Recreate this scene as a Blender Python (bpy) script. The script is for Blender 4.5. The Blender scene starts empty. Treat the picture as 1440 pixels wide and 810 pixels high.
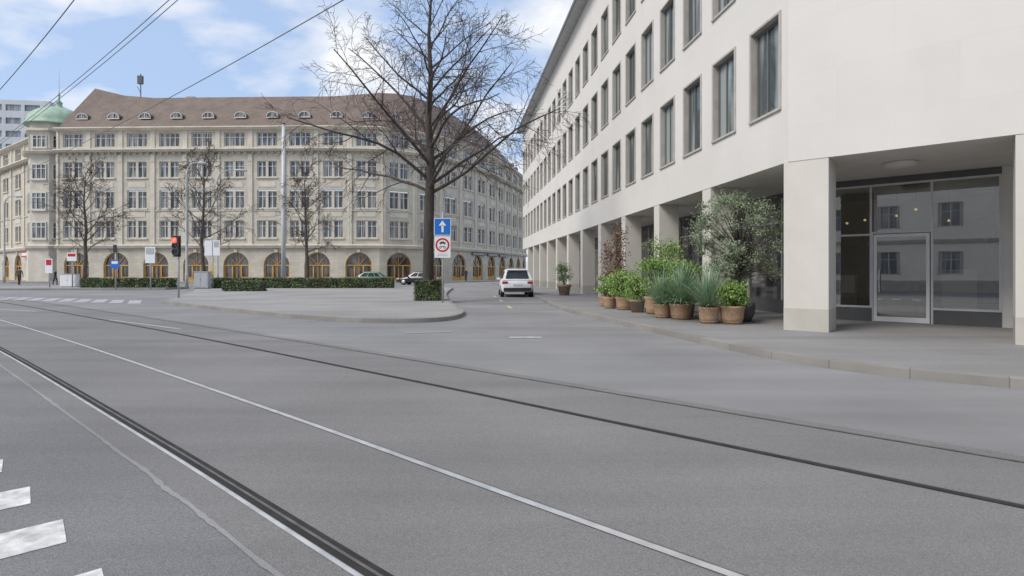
import bpy, bmesh, math, random
from mathutils import Vector, Matrix, noise
R=random.Random(11)
S=bpy.context.scene
COL=S.collection
S.view_settings.view_transform='Standard'
S.view_settings.look='None'
S.view_settings.exposure=0

# ---------------------------------------------------------------- materials
def mk(name,col,rough=.7,var=.12,scale=2.0,bump=0.0,bscale=60,metal=0,spec=.4,detail=5,streak=None):
    m=bpy.data.materials.new(name); m.use_nodes=True
    nt=m.node_tree; b=nt.nodes['Principled BSDF']
    b.inputs['Roughness'].default_value=rough; b.inputs['Metallic'].default_value=metal
    b.inputs['Specular IOR Level'].default_value=spec
    tc=nt.nodes.new('ShaderNodeTexCoord')
    n=nt.nodes.new('ShaderNodeTexNoise'); n.inputs['Scale'].default_value=scale; n.inputs['Detail'].default_value=detail
    if streak:
        mp=nt.nodes.new('ShaderNodeMapping'); mp.inputs['Scale'].default_value=streak
        nt.links.new(tc.outputs['Object'],mp.inputs['Vector']); nt.links.new(mp.outputs['Vector'],n.inputs['Vector'])
    else: nt.links.new(tc.outputs['Object'],n.inputs['Vector'])
    r=nt.nodes.new('ShaderNodeValToRGB')
    r.color_ramp.elements[0].position=.3; r.color_ramp.elements[1].position=.7
    r.color_ramp.elements[0].color=[c*(1-var) for c in col]+[1]
    r.color_ramp.elements[1].color=[min(1,c*(1+var)) for c in col]+[1]
    nt.links.new(n.outputs['Fac'],r.inputs['Fac']); nt.links.new(r.outputs['Color'],b.inputs['Base Color'])
    if bump:
        n2=nt.nodes.new('ShaderNodeTexNoise'); n2.inputs['Scale'].default_value=bscale; n2.inputs['Detail'].default_value=3
        nt.links.new(tc.outputs['Object'],n2.inputs['Vector'])
        bp=nt.nodes.new('ShaderNodeBump'); bp.inputs['Strength'].default_value=bump; bp.inputs['Distance'].default_value=.02
        nt.links.new(n2.outputs['Fac'],bp.inputs['Height']); nt.links.new(bp.outputs['Normal'],b.inputs['Normal'])
    return m

def nd(nt,t,**kw):
    n=nt.nodes.new(t)
    for k,v in kw.items():
        if k in n.inputs: n.inputs[k].default_value=v
        else: setattr(n,k,v)
    return n
def mixc(nt,fac,a,b,blend='MIX'):
    m=nt.nodes.new('ShaderNodeMix'); m.data_type='RGBA'; m.blend_type=blend
    def put(i,v):
        if hasattr(v,'links'): nt.links.new(v,m.inputs[i])
        elif isinstance(v,(tuple,list)): m.inputs[i].default_value=list(v)[:3]+[1]
        else: m.inputs[i].default_value=v
    put(0,fac); put(6,a); put(7,b)
    return m.outputs[2]

def asphalt(name,col,speck=.2,stain=.15,bump=.3,worn=1.0):
    m=bpy.data.materials.new(name); m.use_nodes=True; nt=m.node_tree; b=nt.nodes['Principled BSDF']
    b.inputs['Roughness'].default_value=.82; b.inputs['Specular IOR Level'].default_value=.25
    tc=nt.nodes.new('ShaderNodeTexCoord')
    def noi(sc,det=4,rough=.6,vec=None):
        n=nd(nt,'ShaderNodeTexNoise',Scale=sc,Detail=det,Roughness=rough)
        nt.links.new(vec or tc.outputs['Object'],n.inputs['Vector']); return n.outputs['Fac']
    def ramp(f,p0,p1,a,bb):
        r=nt.nodes.new('ShaderNodeValToRGB'); e=r.color_ramp.elements
        e[0].position=p0; e[1].position=p1; e[0].color=(a,a,a,1); e[1].color=(bb,bb,bb,1)
        nt.links.new(f,r.inputs['Fac']); return r.outputs['Color']
    c=mixc(nt,1.0,tuple(col),ramp(noi(120,2,.7),.36,.66,1-speck,1+speck),'MULTIPLY')
    c=mixc(nt,1.0,c,ramp(noi(300,1),.35,.65,1-speck*.9,1+speck*.9),'MULTIPLY')
    c=mixc(nt,1.0,c,ramp(noi(.3,4,.5),.32,.68,1-stain,1+stain*.7),'MULTIPLY')
    mp=nt.nodes.new('ShaderNodeMapping'); mp.inputs['Rotation'].default_value=(0,0,math.radians(40.5)); mp.inputs['Scale'].default_value=(.09,1.3,1)
    nt.links.new(tc.outputs['Object'],mp.inputs['Vector'])
    c=mixc(nt,1.0,c,ramp(noi(1.0,5,.55,mp.outputs['Vector']),.3,.7,.86,1.10),'MULTIPLY')
    c=mixc(nt,1.0,c,ramp(noi(6,6,.75),.28,.42,.90,1.0),'MULTIPLY')
    nt.links.new(c,b.inputs['Base Color'])
    bp=nt.nodes.new('ShaderNodeBump'); bp.inputs['Strength'].default_value=bump; bp.inputs['Distance'].default_value=.005
    nt.links.new(noi(150,3),bp.inputs['Height']); nt.links.new(bp.outputs['Normal'],b.inputs['Normal'])
    return m

def stonewall(name,col,bw,bh,joint=.8,mort=.008,var=.06,rough=.75,stain=.1,bump=.15,uv=True):
    m=bpy.data.materials.new(name); m.use_nodes=True; nt=m.node_tree; b=nt.nodes['Principled BSDF']
    b.inputs['Roughness'].default_value=rough; b.inputs['Specular IOR Level'].default_value=.3
    tc=nt.nodes.new('ShaderNodeTexCoord')
    br=nt.nodes.new('ShaderNodeTexBrick'); br.inputs['Scale'].default_value=1
    br.inputs['Brick Width'].default_value=bw; br.inputs['Row Height'].default_value=bh
    br.inputs['Mortar Size'].default_value=mort; br.inputs['Mortar Smooth'].default_value=.3
    br.inputs['Color1'].default_value=[c*(1-var) for c in col]+[1]
    br.inputs['Color2'].default_value=[c*(1+var) for c in col]+[1]
    br.inputs['Mortar'].default_value=[c*joint for c in col]+[1]
    nt.links.new(tc.outputs['UV'],br.inputs['Vector'])
    n=nd(nt,'ShaderNodeTexNoise',Scale=.6,Detail=7,Roughness=.62); 
    mp=nt.nodes.new('ShaderNodeMapping'); mp.inputs['Scale'].default_value=(1.0,.8,1)
    nt.links.new(tc.outputs['UV'],mp.inputs['Vector']); nt.links.new(mp.outputs['Vector'],n.inputs['Vector'])
    r=nt.nodes.new('ShaderNodeValToRGB'); e=r.color_ramp.elements; e[0].position=.3; e[1].position=.7
    e[0].color=(1-stain,1-stain,1-stain*1.1,1); e[1].color=(1+stain*.5,)*3+(1,)
    nt.links.new(n.outputs['Fac'],r.inputs['Fac'])
    c=mixc(nt,1.0,br.outputs['Color'],r.outputs['Color'],'MULTIPLY')
    nt.links.new(c,b.inputs['Base Color'])
    n3=nd(nt,'ShaderNodeTexNoise',Scale=70,Detail=3); nt.links.new(tc.outputs['UV'],n3.inputs['Vector'])
    bp=nt.nodes.new('ShaderNodeBump'); bp.inputs['Strength'].default_value=bump; bp.inputs['Distance'].default_value=.01
    nt.links.new(n3.outputs['Fac'],bp.inputs['Height']); nt.links.new(bp.outputs['Normal'],b.inputs['Normal'])
    return m

def glass_refl(name,col,rough=.04,curtain=None,spec=.8):
    m=bpy.data.materials.new(name); m.use_nodes=True; nt=m.node_tree; b=nt.nodes['Principled BSDF']
    b.inputs['Roughness'].default_value=rough; b.inputs['Specular IOR Level'].default_value=spec
    tc=nt.nodes.new('ShaderNodeTexCoord'); oi=nt.nodes.new('ShaderNodeObjectInfo')
    add=nt.nodes.new('ShaderNodeVectorMath'); add.operation='ADD'
    mul=nt.nodes.new('ShaderNodeVectorMath'); mul.operation='SCALE'; mul.inputs['Scale'].default_value=17
    cmb=nt.nodes.new('ShaderNodeCombineXYZ')
    nt.links.new(oi.outputs['Random'],cmb.inputs[0]); nt.links.new(cmb.outputs[0],mul.inputs[0])
    nt.links.new(tc.outputs['Object'],add.inputs[0]); nt.links.new(mul.outputs[0],add.inputs[1])
    mp=nt.nodes.new('ShaderNodeMapping'); mp.inputs['Scale'].default_value=(1.6,1.6,.15)
    nt.links.new(add.outputs[0],mp.inputs['Vector'])
    n=nd(nt,'ShaderNodeTexNoise',Scale=1.6,Detail=1); nt.links.new(mp.outputs['Vector'],n.inputs['Vector'])
    r=nt.nodes.new('ShaderNodeValToRGB'); e=r.color_ramp.elements; e[0].position=.45; e[1].position=.58
    cc=curtain or [c*1.8 for c in col]
    e[0].color=list(col)+[1]; e[1].color=list(cc)+[1]
    nt.links.new(n.outputs['Fac'],r.inputs['Fac']); nt.links.new(r.outputs['Color'],b.inputs['Base Color'])
    return m

def clear_glass(name,tint=(.66,.67,.66),base=.30):
    m=bpy.data.materials.new(name); m.use_nodes=True; nt=m.node_tree
    nt.nodes.remove(nt.nodes['Principled BSDF']); out=nt.nodes['Material Output']
    t=nt.nodes.new('ShaderNodeBsdfTransparent'); t.inputs['Color'].default_value=list(tint)+[1]
    g=nt.nodes.new('ShaderNodeBsdfGlossy'); g.inputs['Roughness'].default_value=.008; g.inputs['Color'].default_value=(.98,.98,.97,1)
    f=nt.nodes.new('ShaderNodeFresnel'); f.inputs['IOR'].default_value=1.5
    ad=nt.nodes.new('ShaderNodeMath'); ad.operation='ADD'; ad.inputs[1].default_value=base; ad.use_clamp=True
    nt.links.new(f.outputs[0],ad.inputs[0])
    tc=nt.nodes.new('ShaderNodeTexCoord'); n=nd(nt,'ShaderNodeTexNoise',Scale=.7,Detail=1); nt.links.new(tc.outputs['Object'],n.inputs['Vector'])
    bp=nt.nodes.new('ShaderNodeBump'); bp.inputs['Strength'].default_value=.05; bp.inputs['Distance'].default_value=.03
    nt.links.new(n.outputs['Fac'],bp.inputs['Height']); nt.links.new(bp.outputs['Normal'],g.inputs['Normal'])
    mx=nt.nodes.new('ShaderNodeMixShader'); nt.links.new(ad.outputs[0],mx.inputs[0]); nt.links.new(t.outputs[0],mx.inputs[1]); nt.links.new(g.outputs[0],mx.inputs[2])
    nt.links.new(mx.outputs[0],out.inputs['Surface'])
    return m

M={}
M['asph']=asphalt('asphalt_road',(.255,.249,.245))
M['bed']=asphalt('asphalt_track_bed',(.212,.204,.197),speck=.24)
M['dark']=asphalt('asphalt_dark_patch',(.200,.197,.196),speck=.26)
M['pave']=asphalt('pavement_asphalt',(.262,.252,.243),speck=.18,stain=.13)
M['isl']=asphalt('island_concrete',(.325,.312,.297),speck=.13,stain=.16)
M['kerb']=stonewall('granite_kerb',(.285,.268,.245),1.0,5.0,joint=.62,mort=.008,var=.06,stain=.25,bump=.5)
M['conc']=asphalt('concrete_strip',(.30,.295,.29),speck=.2,stain=.25)
M['groove']=mk('rail_groove',(.03,.028,.026),.9,.3,8)
M['steel']=mk('rail_steel',(.60,.59,.575),.42,.18,6,metal=.5)
M['steeld']=mk('rail_steel_worn',(.16,.15,.14),.5,.3,6,metal=.4)
M['wpaint']=mk('road_paint_white',(.62,.61,.585),.8,.32,11,bump=.4,bscale=120,detail=8)
M['fpaint']=mk('worn_road_paint',(.40,.395,.38),.8,.25,6,detail=8)
M['ypaint']=mk('road_paint_yellow',(.58,.50,.30),.75,.25,9)
M['rwall']=stonewall('limestone_cladding',(.70,.663,.612),2.04,1.18,joint=.93,mort=.005,var=.013,stain=.05)
M['rcol']=stonewall('column_stone',(.65,.61,.545),3,3,joint=.95,mort=.003,var=.02,stain=.12)
M['granite']=stonewall('column_base_stone',(.54,.505,.45),3,3,joint=.95,mort=.003,var=.04,stain=.2)
M['soffit']=mk('soffit_plaster',(.64,.61,.565),.8,.05,2)
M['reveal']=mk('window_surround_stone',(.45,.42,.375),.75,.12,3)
M['rframe']=mk('window_frame_bronze',(.15,.15,.14),.5,.1,3)
M['alu']=mk('aluminium_frame',(.60,.60,.59),.4,.06,3,metal=.3)
M['rglass']=glass_refl('office_glass',(.07,.09,.09),.04,(.32,.35,.34),spec=1.0)
M['sglass']=clear_glass('shop_glass')
M['dglass']=glass_refl('dark_shop_glass',(.035,.037,.038),.05,(.12,.11,.10),spec=1.0)
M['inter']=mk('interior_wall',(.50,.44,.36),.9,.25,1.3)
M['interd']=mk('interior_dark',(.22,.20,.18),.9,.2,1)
M['grey']=mk('painted_grey_metal',(.42,.43,.43),.55,.08,3)
M['lgrey']=mk('light_grey_metal',(.56,.57,.57),.55,.06,3)
M['greyd']=mk('dark_grey_metal',(.10,.102,.105),.5,.1,3)
M['black']=mk('black_plastic',(.035,.035,.036),.5,.1,3)
M['white']=mk('white_enamel',(.78,.78,.77),.4,.03,3)
M['red']=mk('sign_red',(.55,.02,.025),.4,.05,3)
M['blue']=mk('sign_blue',(.02,.16,.55),.4,.04,3)
M['yellow']=mk('sign_yellow',(.55,.40,.12),.5,.05,3)
M['fwall']=stonewall('sandstone_ashlar',(.57,.515,.42),1.2,.45,joint=.85,mort=.02,var=.06,stain=.18,bump=.3)
M['fstone']=mk('sandstone_trim',(.60,.545,.45),.8,.13,.9,detail=7,bump=.2,bscale=10)
M['fstoned']=mk('sandstone_weathered',(.44,.39,.315),.85,.18,.7,detail=7)
M['ffr']=mk('white_window_frame',(.62,.60,.55),.6,.05,3)
M['fglass']=glass_refl('old_building_glass',(.05,.055,.06),.08,(.26,.26,.25))
M['mglass']=glass_refl('pale_building_glass',(.18,.20,.22),.08,(.34,.36,.38))
M['wood']=mk('honey_wood_door',(.56,.30,.07),.5,.3,1.2)
M['tile']=stonewall('brown_roof_tile',(.20,.15,.122),.5,.35,joint=.8,mort=.03,var=.09,stain=.22,bump=.4)
M['copper']=mk('green_copper_patina',(.33,.44,.33),.6,.15,1.2)
M['bark']=mk('tree_bark',(.075,.062,.052),.9,.4,7,bump=.9,bscale=25,streak=(1,1,.25))
M['twig']=mk('twig_bark',(.075,.056,.050),.9,.25,5)
M['barkl']=mk('pale_tree_bark',(.11,.09,.073),.9,.35,7,bump=.6,bscale=25,streak=(1,1,.25))
M['twigl']=mk('pale_twig_bark',(.12,.09,.075),.9,.25,5)
M['leaf']=mk('hedge_leaf',(.14,.175,.085),.6,.45,1.8)
M['leafb']=mk('boxwood_leaf',(.25,.40,.08),.55,.35,6)
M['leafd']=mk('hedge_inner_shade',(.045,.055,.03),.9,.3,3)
M['shrub']=mk('shrub_leaf',(.18,.26,.09),.55,.4,5)
M['olive']=mk('olive_leaf',(.30,.34,.24),.5,.35,4)
M['blade']=mk('spiky_leaf',(.25,.36,.21),.5,.35,5)
M['redleaf']=mk('dry_red_leaf',(.225,.135,.085),.7,.4,5)
M['wicker']=mk('wicker_basket',(.42,.28,.175),.8,.4,30,bump=.9,bscale=45,streak=(1,1,3))
M['terra']=mk('weathered_brown_pot',(.32,.23,.17),.8,.25,6)
M['zinc']=mk('zinc_planter',(.30,.295,.28),.5,.12,4)
M['pot']=mk('dark_grey_pot',(.085,.088,.09),.5,.15,4)
M['carw']=mk('white_car_paint',(.80,.80,.79),.25,.02,2,spec=.6)
M['carg']=mk('green_car_paint',(.16,.27,.19),.25,.03,2,spec=.6)
M['carb']=mk('black_car_paint',(.03,.033,.038),.2,.03,2,spec=.6)
M['cglass']=mk('car_glass',(.02,.023,.026),.05,.1,2,spec=.8)
M['tyre']=mk('tyre_rubber',(.025,.025,.025),.85,.15,9)
M['tail']=mk('tail_light_red',(.50,.015,.012),.25,.05,4)
M['skin']=mk('skin',(.45,.28,.20),.6,.05,5)
M['cloth']=mk('dark_clothing',(.03,.035,.05),.9,.2,8)
M['cloth2']=mk('grey_clothing',(.10,.10,.12),.9,.2,8)
M['hair']=mk('brown_hair',(.04,.025,.015),.8,.2,9)
M['modern']=stonewall('pale_panel_cladding',(.58,.59,.60),3,3.2,joint=.8,mort=.05,var=.02)
M['plaster']=mk('cream_plaster',(.86,.81,.72),.85,.06,.6)
e=bpy.data.materials.new('red_signal_lens'); e.use_nodes=True
b=e.node_tree.nodes['Principled BSDF']; b.inputs['Base Color'].default_value=(.8,.02,.01,1); b.inputs['Emission Color'].default_value=(1,.05,.03,1); b.inputs['Emission Strength'].default_value=7.0
M['lit']=e
e=bpy.data.materials.new('warm_lamp_bulb'); e.use_nodes=True
b=e.node_tree.nodes['Principled BSDF']; b.inputs['Base Color'].default_value=(.9,.7,.4,1); b.inputs['Emission Color'].default_value=(1,.66,.30,1); b.inputs['Emission Strength'].default_value=.9
M['bulb']=e

# ---------------------------------------------------------------- mesh builder
class MB:
    def __init__(s): s.v=[];s.f=[];s.m=[];s.uv=[];s.mats=[];s.sm=[];s.smooth=False
    def mi(s,mat):
        if mat not in s.mats: s.mats.append(mat)
        return s.mats.index(mat)
    def poly(s,pts,mat,uv=None):
        i=len(s.v); s.v.extend([tuple(p) for p in pts]); s.f.append(list(range(i,i+len(pts)))); s.m.append(s.mi(mat)); s.uv.append(uv); s.sm.append(s.smooth)
    def faces(s,verts,faces,mat):
        i=len(s.v); s.v.extend([tuple(p) for p in verts]); k=s.mi(mat)
        for f in faces: s.f.append([i+a for a in f]); s.m.append(k); s.uv.append(None); s.sm.append(s.smooth)
    def box(s,x0,x1,y0,y1,z0,z1,mat,T=None):
        Q=((x0,y0,z0),(x1,y0,z0),(x1,y1,z0),(x0,y1,z0),(x0,y0,z1),(x1,y0,z1),(x1,y1,z1),(x0,y1,z1))
        P=[Vector(p) for p in Q]
        if T: P=[T@p for p in P]
        F=((0,3,2,1),(4,5,6,7),(0,1,5,4),(1,2,6,5),(2,3,7,6),(3,0,4,7))
        for f in F:
            q=[Q[a] for a in f]
            if f in (F[0],F[1]): uv=[(p[0],p[1]) for p in q]
            elif f in (F[2],F[4]): uv=[(p[0],p[2]) for p in q]
            else: uv=[(p[1],p[2]) for p in q]
            s.poly([P[a] for a in f],mat,uv)
    def tube(s,pts,rad,mat,n=6,caps=True):
        pts=[Vector(p) for p in pts]; N=len(pts); verts=[]; ref=None
        for i,p in enumerate(pts):
            d=(pts[min(i+1,N-1)]-pts[max(i-1,0)])
            if d.length<1e-7: d=Vector((0,0,1))
            d.normalize()
            if ref is None:
                ref=d.orthogonal().normalized()
            else:
                ref=(ref-d*ref.dot(d))
                ref=ref.normalized() if ref.length>1e-5 else d.orthogonal().normalized()
            bb=d.cross(ref); r=rad[i] if hasattr(rad,'__len__') else rad
            for k in range(n):
                a=2*math.pi*k/n; verts.append(p+ref*(math.cos(a)*r)+bb*(math.sin(a)*r))
        F=[]
        for i in range(N-1):
            for k in range(n):
                k2=(k+1)%n; F.append((i*n+k,i*n+k2,(i+1)*n+k2,(i+1)*n+k))
        if caps: F.append(tuple(range(n))[::-1]); F.append(tuple((N-1)*n+k for k in range(n)))
        s.faces(verts,F,mat)
    def lathe(s,prof,mat,n=20,c=(0,0),ph=0):
        verts=[];F=[]
        for r,z in prof:
            for k in range(n):
                a=2*math.pi*k/n+ph; verts.append((c[0]+r*math.cos(a),c[1]+r*math.sin(a),z))
        for i in range(len(prof)-1):
            for k in range(n):
                k2=(k+1)%n; F.append((i*n+k,i*n+k2,(i+1)*n+k2,(i+1)*n+k))
        F.append(tuple(range(n))[::-1]); F.append(tuple((len(prof)-1)*n+k for k in range(n)))
        s.faces(verts,F,mat)
    def make(s,name,parent=None,loc=(0,0,0),rz=0,world=False,**props):
        off=Vector((0,0,0))
        if world and parent is not None:
            q=parent
            while q is not None: off+=Vector(q.location); q=q.parent
        me=bpy.data.meshes.new(name)
        me.from_pydata([(v[0]-off.x,v[1]-off.y,v[2]-off.z) for v in s.v],[],s.f)
        for m in s.mats: me.materials.append(m)
        me.polygons.foreach_set('material_index',s.m)
        me.polygons.foreach_set('use_smooth',s.sm)
        if any(u is not None for u in s.uv):
            L=me.uv_layers.new(name='UVMap'); flat=[]
            for f,u in zip(s.f,s.uv):
                if u is None: flat.extend([0.0]*(2*len(f)))
                else:
                    for a in u: flat.extend(a)
            L.data.foreach_set('uv',flat)
        me.update()
        o=bpy.data.objects.new(name,me); COL.objects.link(o)
        if parent is not None: o.parent=parent
        if not(world and parent is not None): o.location=loc
        o.rotation_euler=(0,0,rz)
        for k,v in props.items(): o[k]=v
        return o
def empty(name,loc,rz=0,**props):
    o=bpy.data.objects.new(name,None); o.location=loc; o.rotation_euler=(0,0,rz); o.empty_display_size=.5; COL.objects.link(o)
    for k,v in props.items(): o[k]=v
    return o
def copytree(o,parent=None,loc=None,rz=None):
    c=o.copy(); COL.objects.link(c)
    if parent is not None: c.parent=parent
    if loc is not None: c.location=loc
    if rz is not None: c.rotation_euler=(0,0,rz)
    for ch in o.children: copytree(ch,c)
    return c
def catmull(P,n=6):
    out=[]; Q=[Vector(p) for p in P]; Q=[2*Q[0]-Q[1]]+Q+[2*Q[-1]-Q[-2]]
    for i in range(1,len(Q)-2):
        for k in range(n):
            t=k/n; a,b_,c,d=Q[i-1:i+3]
            out.append(.5*((2*b_)+(c-a)*t+(2*a-5*b_+4*c-d)*t*t+(3*b_-a-3*c+d)*t**3))
    out.append(Q[-2]); return out
def offs(P,d):
    P=[Vector((p[0],p[1])) for p in P]; out=[]
    for i,p in enumerate(P):
        if i>0: t=(p-P[i-1]).normalized(); n1=Vector((-t.y,t.x))
        if i<len(P)-1: t=(P[i+1]-p).normalized(); n2=Vector((-t.y,t.x))
        if i==0: m=n2
        elif i==len(P)-1: m=n1
        else:
            m=(n1+n2); m=m/ max(.2,m.dot(n1))
        out.append(p+m*d)
    return out
def sweep(mb,path,prof,mat,closed=True):
    rings=[[ (q.x,q.y,z) for q in offs(path,-o)] for o,z in prof]
    n=len(prof); m=len(path); L=[0]
    for i in range(1,m): L.append(L[-1]+(Vector(path[i][:2])-Vector(path[i-1][:2])).length)
    for a in range(n if closed else n-1):
        b_=(a+1)%n
        dv=abs(prof[a][1]-prof[b_][1])+abs(prof[a][0]-prof[b_][0])
        for i in range(m-1):
            mb.poly([rings[a][i],rings[a][i+1],rings[b_][i+1],rings[b_][i]],mat,[(L[i],prof[a][1]),(L[i+1],prof[a][1]),(L[i+1],prof[a][1]+dv),(L[i],prof[a][1]+dv)])
    if closed:
        mb.poly([rings[a][0] for a in range(n)],mat); mb.poly([rings[a][-1] for a in range(n)][::-1],mat)
class Fr:
    def __init__(s,o,d):
        s.o=Vector((o[0],o[1],0)); s.d=Vector((d[0],d[1],0)).normalized(); s.n=Vector((-s.d.y,s.d.x,0))
        s.ang=math.atan2(s.d.y,s.d.x)
        s.T=Matrix.Translation(s.o)@Matrix.Rotation(s.ang,4,'Z')
    def p(s,x,y,z): return s.o+s.d*x+s.n*y+Vector((0,0,z))
def panel(mb,fr,x0,x1,z0,z1,holes,depth,mat,rev,u0=0,y=0):
    xs=sorted({x0,x1}|{h[0] for h in holes}|{h[1] for h in holes}); zs=sorted({z0,z1}|{h[2] for h in holes}|{h[3] for h in holes})
    for i in range(len(xs)-1):
        run=None
        for j in range(len(zs)-1):
            cx=(xs[i]+xs[i+1])/2; cz=(zs[j]+zs[j+1])/2
            solid=not any(h[0]<cx<h[1] and h[2]<cz<h[3] for h in holes)
            if solid: run=(run[0],zs[j+1]) if run else (zs[j],zs[j+1])
            if run and (not solid or j==len(zs)-2):
                a,b_=xs[i],xs[i+1]; c,d=run
                mb.poly([fr.p(a,y,c),fr.p(b_,y,c),fr.p(b_,y,d),fr.p(a,y,d)],mat,[(u0+a,c),(u0+b_,c),(u0+b_,d),(u0+a,d)]); run=None
    for h in holes:
        a,b_,c,d=h[:4]
        if len(h)>4 and h[4]=='arch':
            r=(b_-a)/2; xc=(a+b_)/2; zs_=d-r; N=12
            arc=[(xc-r*math.cos(math.pi*k/N),zs_+r*math.sin(math.pi*k/N)) for k in range(N+1)]
            for k in range(N):
                (xa,za),(xb,zb)=arc[k],arc[k+1]
                mb.poly([fr.p(xa,y,za),fr.p(xb,y,zb),fr.p(xb,y,d),fr.p(xa,y,d)],mat,[(u0+xa,za),(u0+xb,zb),(u0+xb,d),(u0+xa,d)])
                mb.poly([fr.p(xa,y,za),fr.p(xa,y+depth,za),fr.p(xb,y+depth,zb),fr.p(xb,y,zb)],rev)
            mb.poly([fr.p(a,y,c),fr.p(a,y+depth,c),fr.p(a,y+depth,zs_),fr.p(a,y,zs_)],rev)
            mb.poly([fr.p(b_,y,c),fr.p(b_,y,zs_),fr.p(b_,y+depth,zs_),fr.p(b_,y+depth,c)],rev)
        else:
            mb.poly([fr.p(a,y,c),fr.p(a,y+depth,c),fr.p(a,y+depth,d),fr.p(a,y,d)],rev)
            mb.poly([fr.p(b_,y,c),fr.p(b_,y,d),fr.p(b_,y+depth,d),fr.p(b_,y+depth,c)],rev)
            mb.poly([fr.p(a,y,d),fr.p(a,y+depth,d),fr.p(b_,y+depth,d),fr.p(b_,y,d)],rev)
            mb.poly([fr.p(a,y,c),fr.p(b_,y,c),fr.p(b_,y+depth,c),fr.p(a,y+depth,c)],rev)

# ---------------------------------------------------------------- ground
mb=MB(); mb.poly([(-900,-300,-.012),(900,-300,-.012),(900,1500,-.012),(-900,1500,-.012)],M['pave']); mb.make('ground',kind='structure')
mb=MB(); mb.poly([(-140,-25,0),(60,-25,0),(60,160,0),(-140,160,0)],M['asph']); mb.make('road',kind='structure')
A=catmull([(10.5,-7.0),(3.36,-.865),(-.64,2.575),(-3.34,4.9),(-9.24,9.85),(-16,15.3),(-24,21.6),(-34,29),(-60,48)],8)
def strip(mb,path,a,b_,z,mat):
    PA=offs(path,-a); PB=offs(path,-b_); L=0
    for i in range(len(path)-1):
        l2=L+(path[i+1]-path[i]).length
        mb.poly([(PA[i].x,PA[i].y,z),(PA[i+1].x,PA[i+1].y,z),(PB[i+1].x,PB[i+1].y,z),(PB[i].x,PB[i].y,z)],mat,[(L,a),(l2,a),(l2,b_),(L,b_)]); L=l2
A=[Vector((p.x,p.y)) for p in A]
mb=MB(); strip(mb,A,-.30,4.3,.003,M['bed']); mb.make('track_bed',kind='structure')
mb=MB(); strip(mb,A,-4.5,-.302,.003,M['dark']); mb.make('road_edge_asphalt',kind='structure')
mb=MB()
fine=[]
for i in range(len(A)-1):
    for k in range(14): fine.append(A[i].lerp(A[i+1],k/14))
PA=offs(fine,.31)
for i in range(len(fine)-1):
    if fine[i].y<-2 or fine[i].y>14: continue
    def hw(j): return .012+.016*abs(noise.noise(Vector((j*.17,0,3))))
    w=hw(i); w2=hw(i+1)
    o1=.012*noise.noise(Vector((i*.06,5,0))); o2=.012*noise.noise(Vector(((i+1)*.06,5,0)))
    n_=Vector((.65,.76))
    p=PA[i]+n_*o1; q=PA[i+1]+n_*o2
    mb.poly([(p.x-n_.x*w,p.y-n_.y*w,.007),(q.x-n_.x*w2,q.y-n_.y*w2,.007),(q.x+n_.x*w2,q.y+n_.y*w2,.007),(p.x+n_.x*w,p.y+n_.y*w,.007)],M['conc'])
mb.make('road_seam',kind='structure')
for i,o in enumerate((0,1.1,3.03,4.1)):
    mb=MB()
    if i==0:
        strip(mb,A,o-.078,o-.048,.006,M['steel'])
        strip(mb,A,o-.048,o+.042,.0095,M['groove']); strip(mb,A,o-.012,o+.006,.0125,M['steeld'])
    elif i==1:
        strip(mb,A,o-.028,o+.024,.0095,M['steel']); strip(mb,A,o+.024,o+.036,.0100,M['steeld'])
    elif i==2:
        strip(mb,A,o-.034,o+.026,.0095,M['groove']); strip(mb,A,o+.026,o+.042,.0100,M['steeld'])
    else:
        strip(mb,A,o-.018,o+.018,.0095,M['steeld'])
    mb.make('tram_rail',label=('bright worn steel tram rail set in asphalt','dark grooved steel tram rail set flush in asphalt')[i in (0,2)],category='tram rail',group='tram rails in the road')
mb=MB()
def quad(mb,c,u,l,w,z,mat):
    u=Vector(u).normalized(); n_=Vector((-u.y,u.x)); c=Vector(c)
    P=[c-u*l/2-n_*w/2,c+u*l/2-n_*w/2,c+u*l/2+n_*w/2,c-u*l/2+n_*w/2]
    mb.poly([(p.x,p.y,z) for p in P],mat)
u=Vector((-.74,-.67))
for e_ in ((-4.62,4.62),(-3.8,4.03),(-3.12,3.50),(-2.50,3.02),(-1.88,2.50),(-1.2,1.95)):
    quad(mb,Vector(e_)+u*.3,u,.6,.36,.0065,M['wpaint'])
for k in range(11): quad(mb,(-29.5+1.15*k,30.0-.42*k),(-.55,.83),3.4,.5,.0065,M['fpaint'])
quad(mb,(-10.2,14.9),(-.82,.57),4.5,.09,.0065,M['fpaint'])
quad(mb,(-20,20.9),(-.9,.42),6,.12,.0065,M['fpaint'])
quad(mb,(-2.0,12.9),(1,.25),1.1,.3,.0065,M['conc'])
quad(mb,(.3,11.9),(1,.0),.7,.25,.0065,M['fpaint'])
quad(mb,(-.55,27),(-.1,1),1.6,.12,.0065,M['ypaint']); quad(mb,(-1.0,31.5),(-.1,1),1.6,.12,.0065,M['ypaint']); quad(mb,(-.1,22),(-.1,1),1.6,.12,.0065,M['ypaint'])
mb.make('road_marking',kind='structure')

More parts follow.
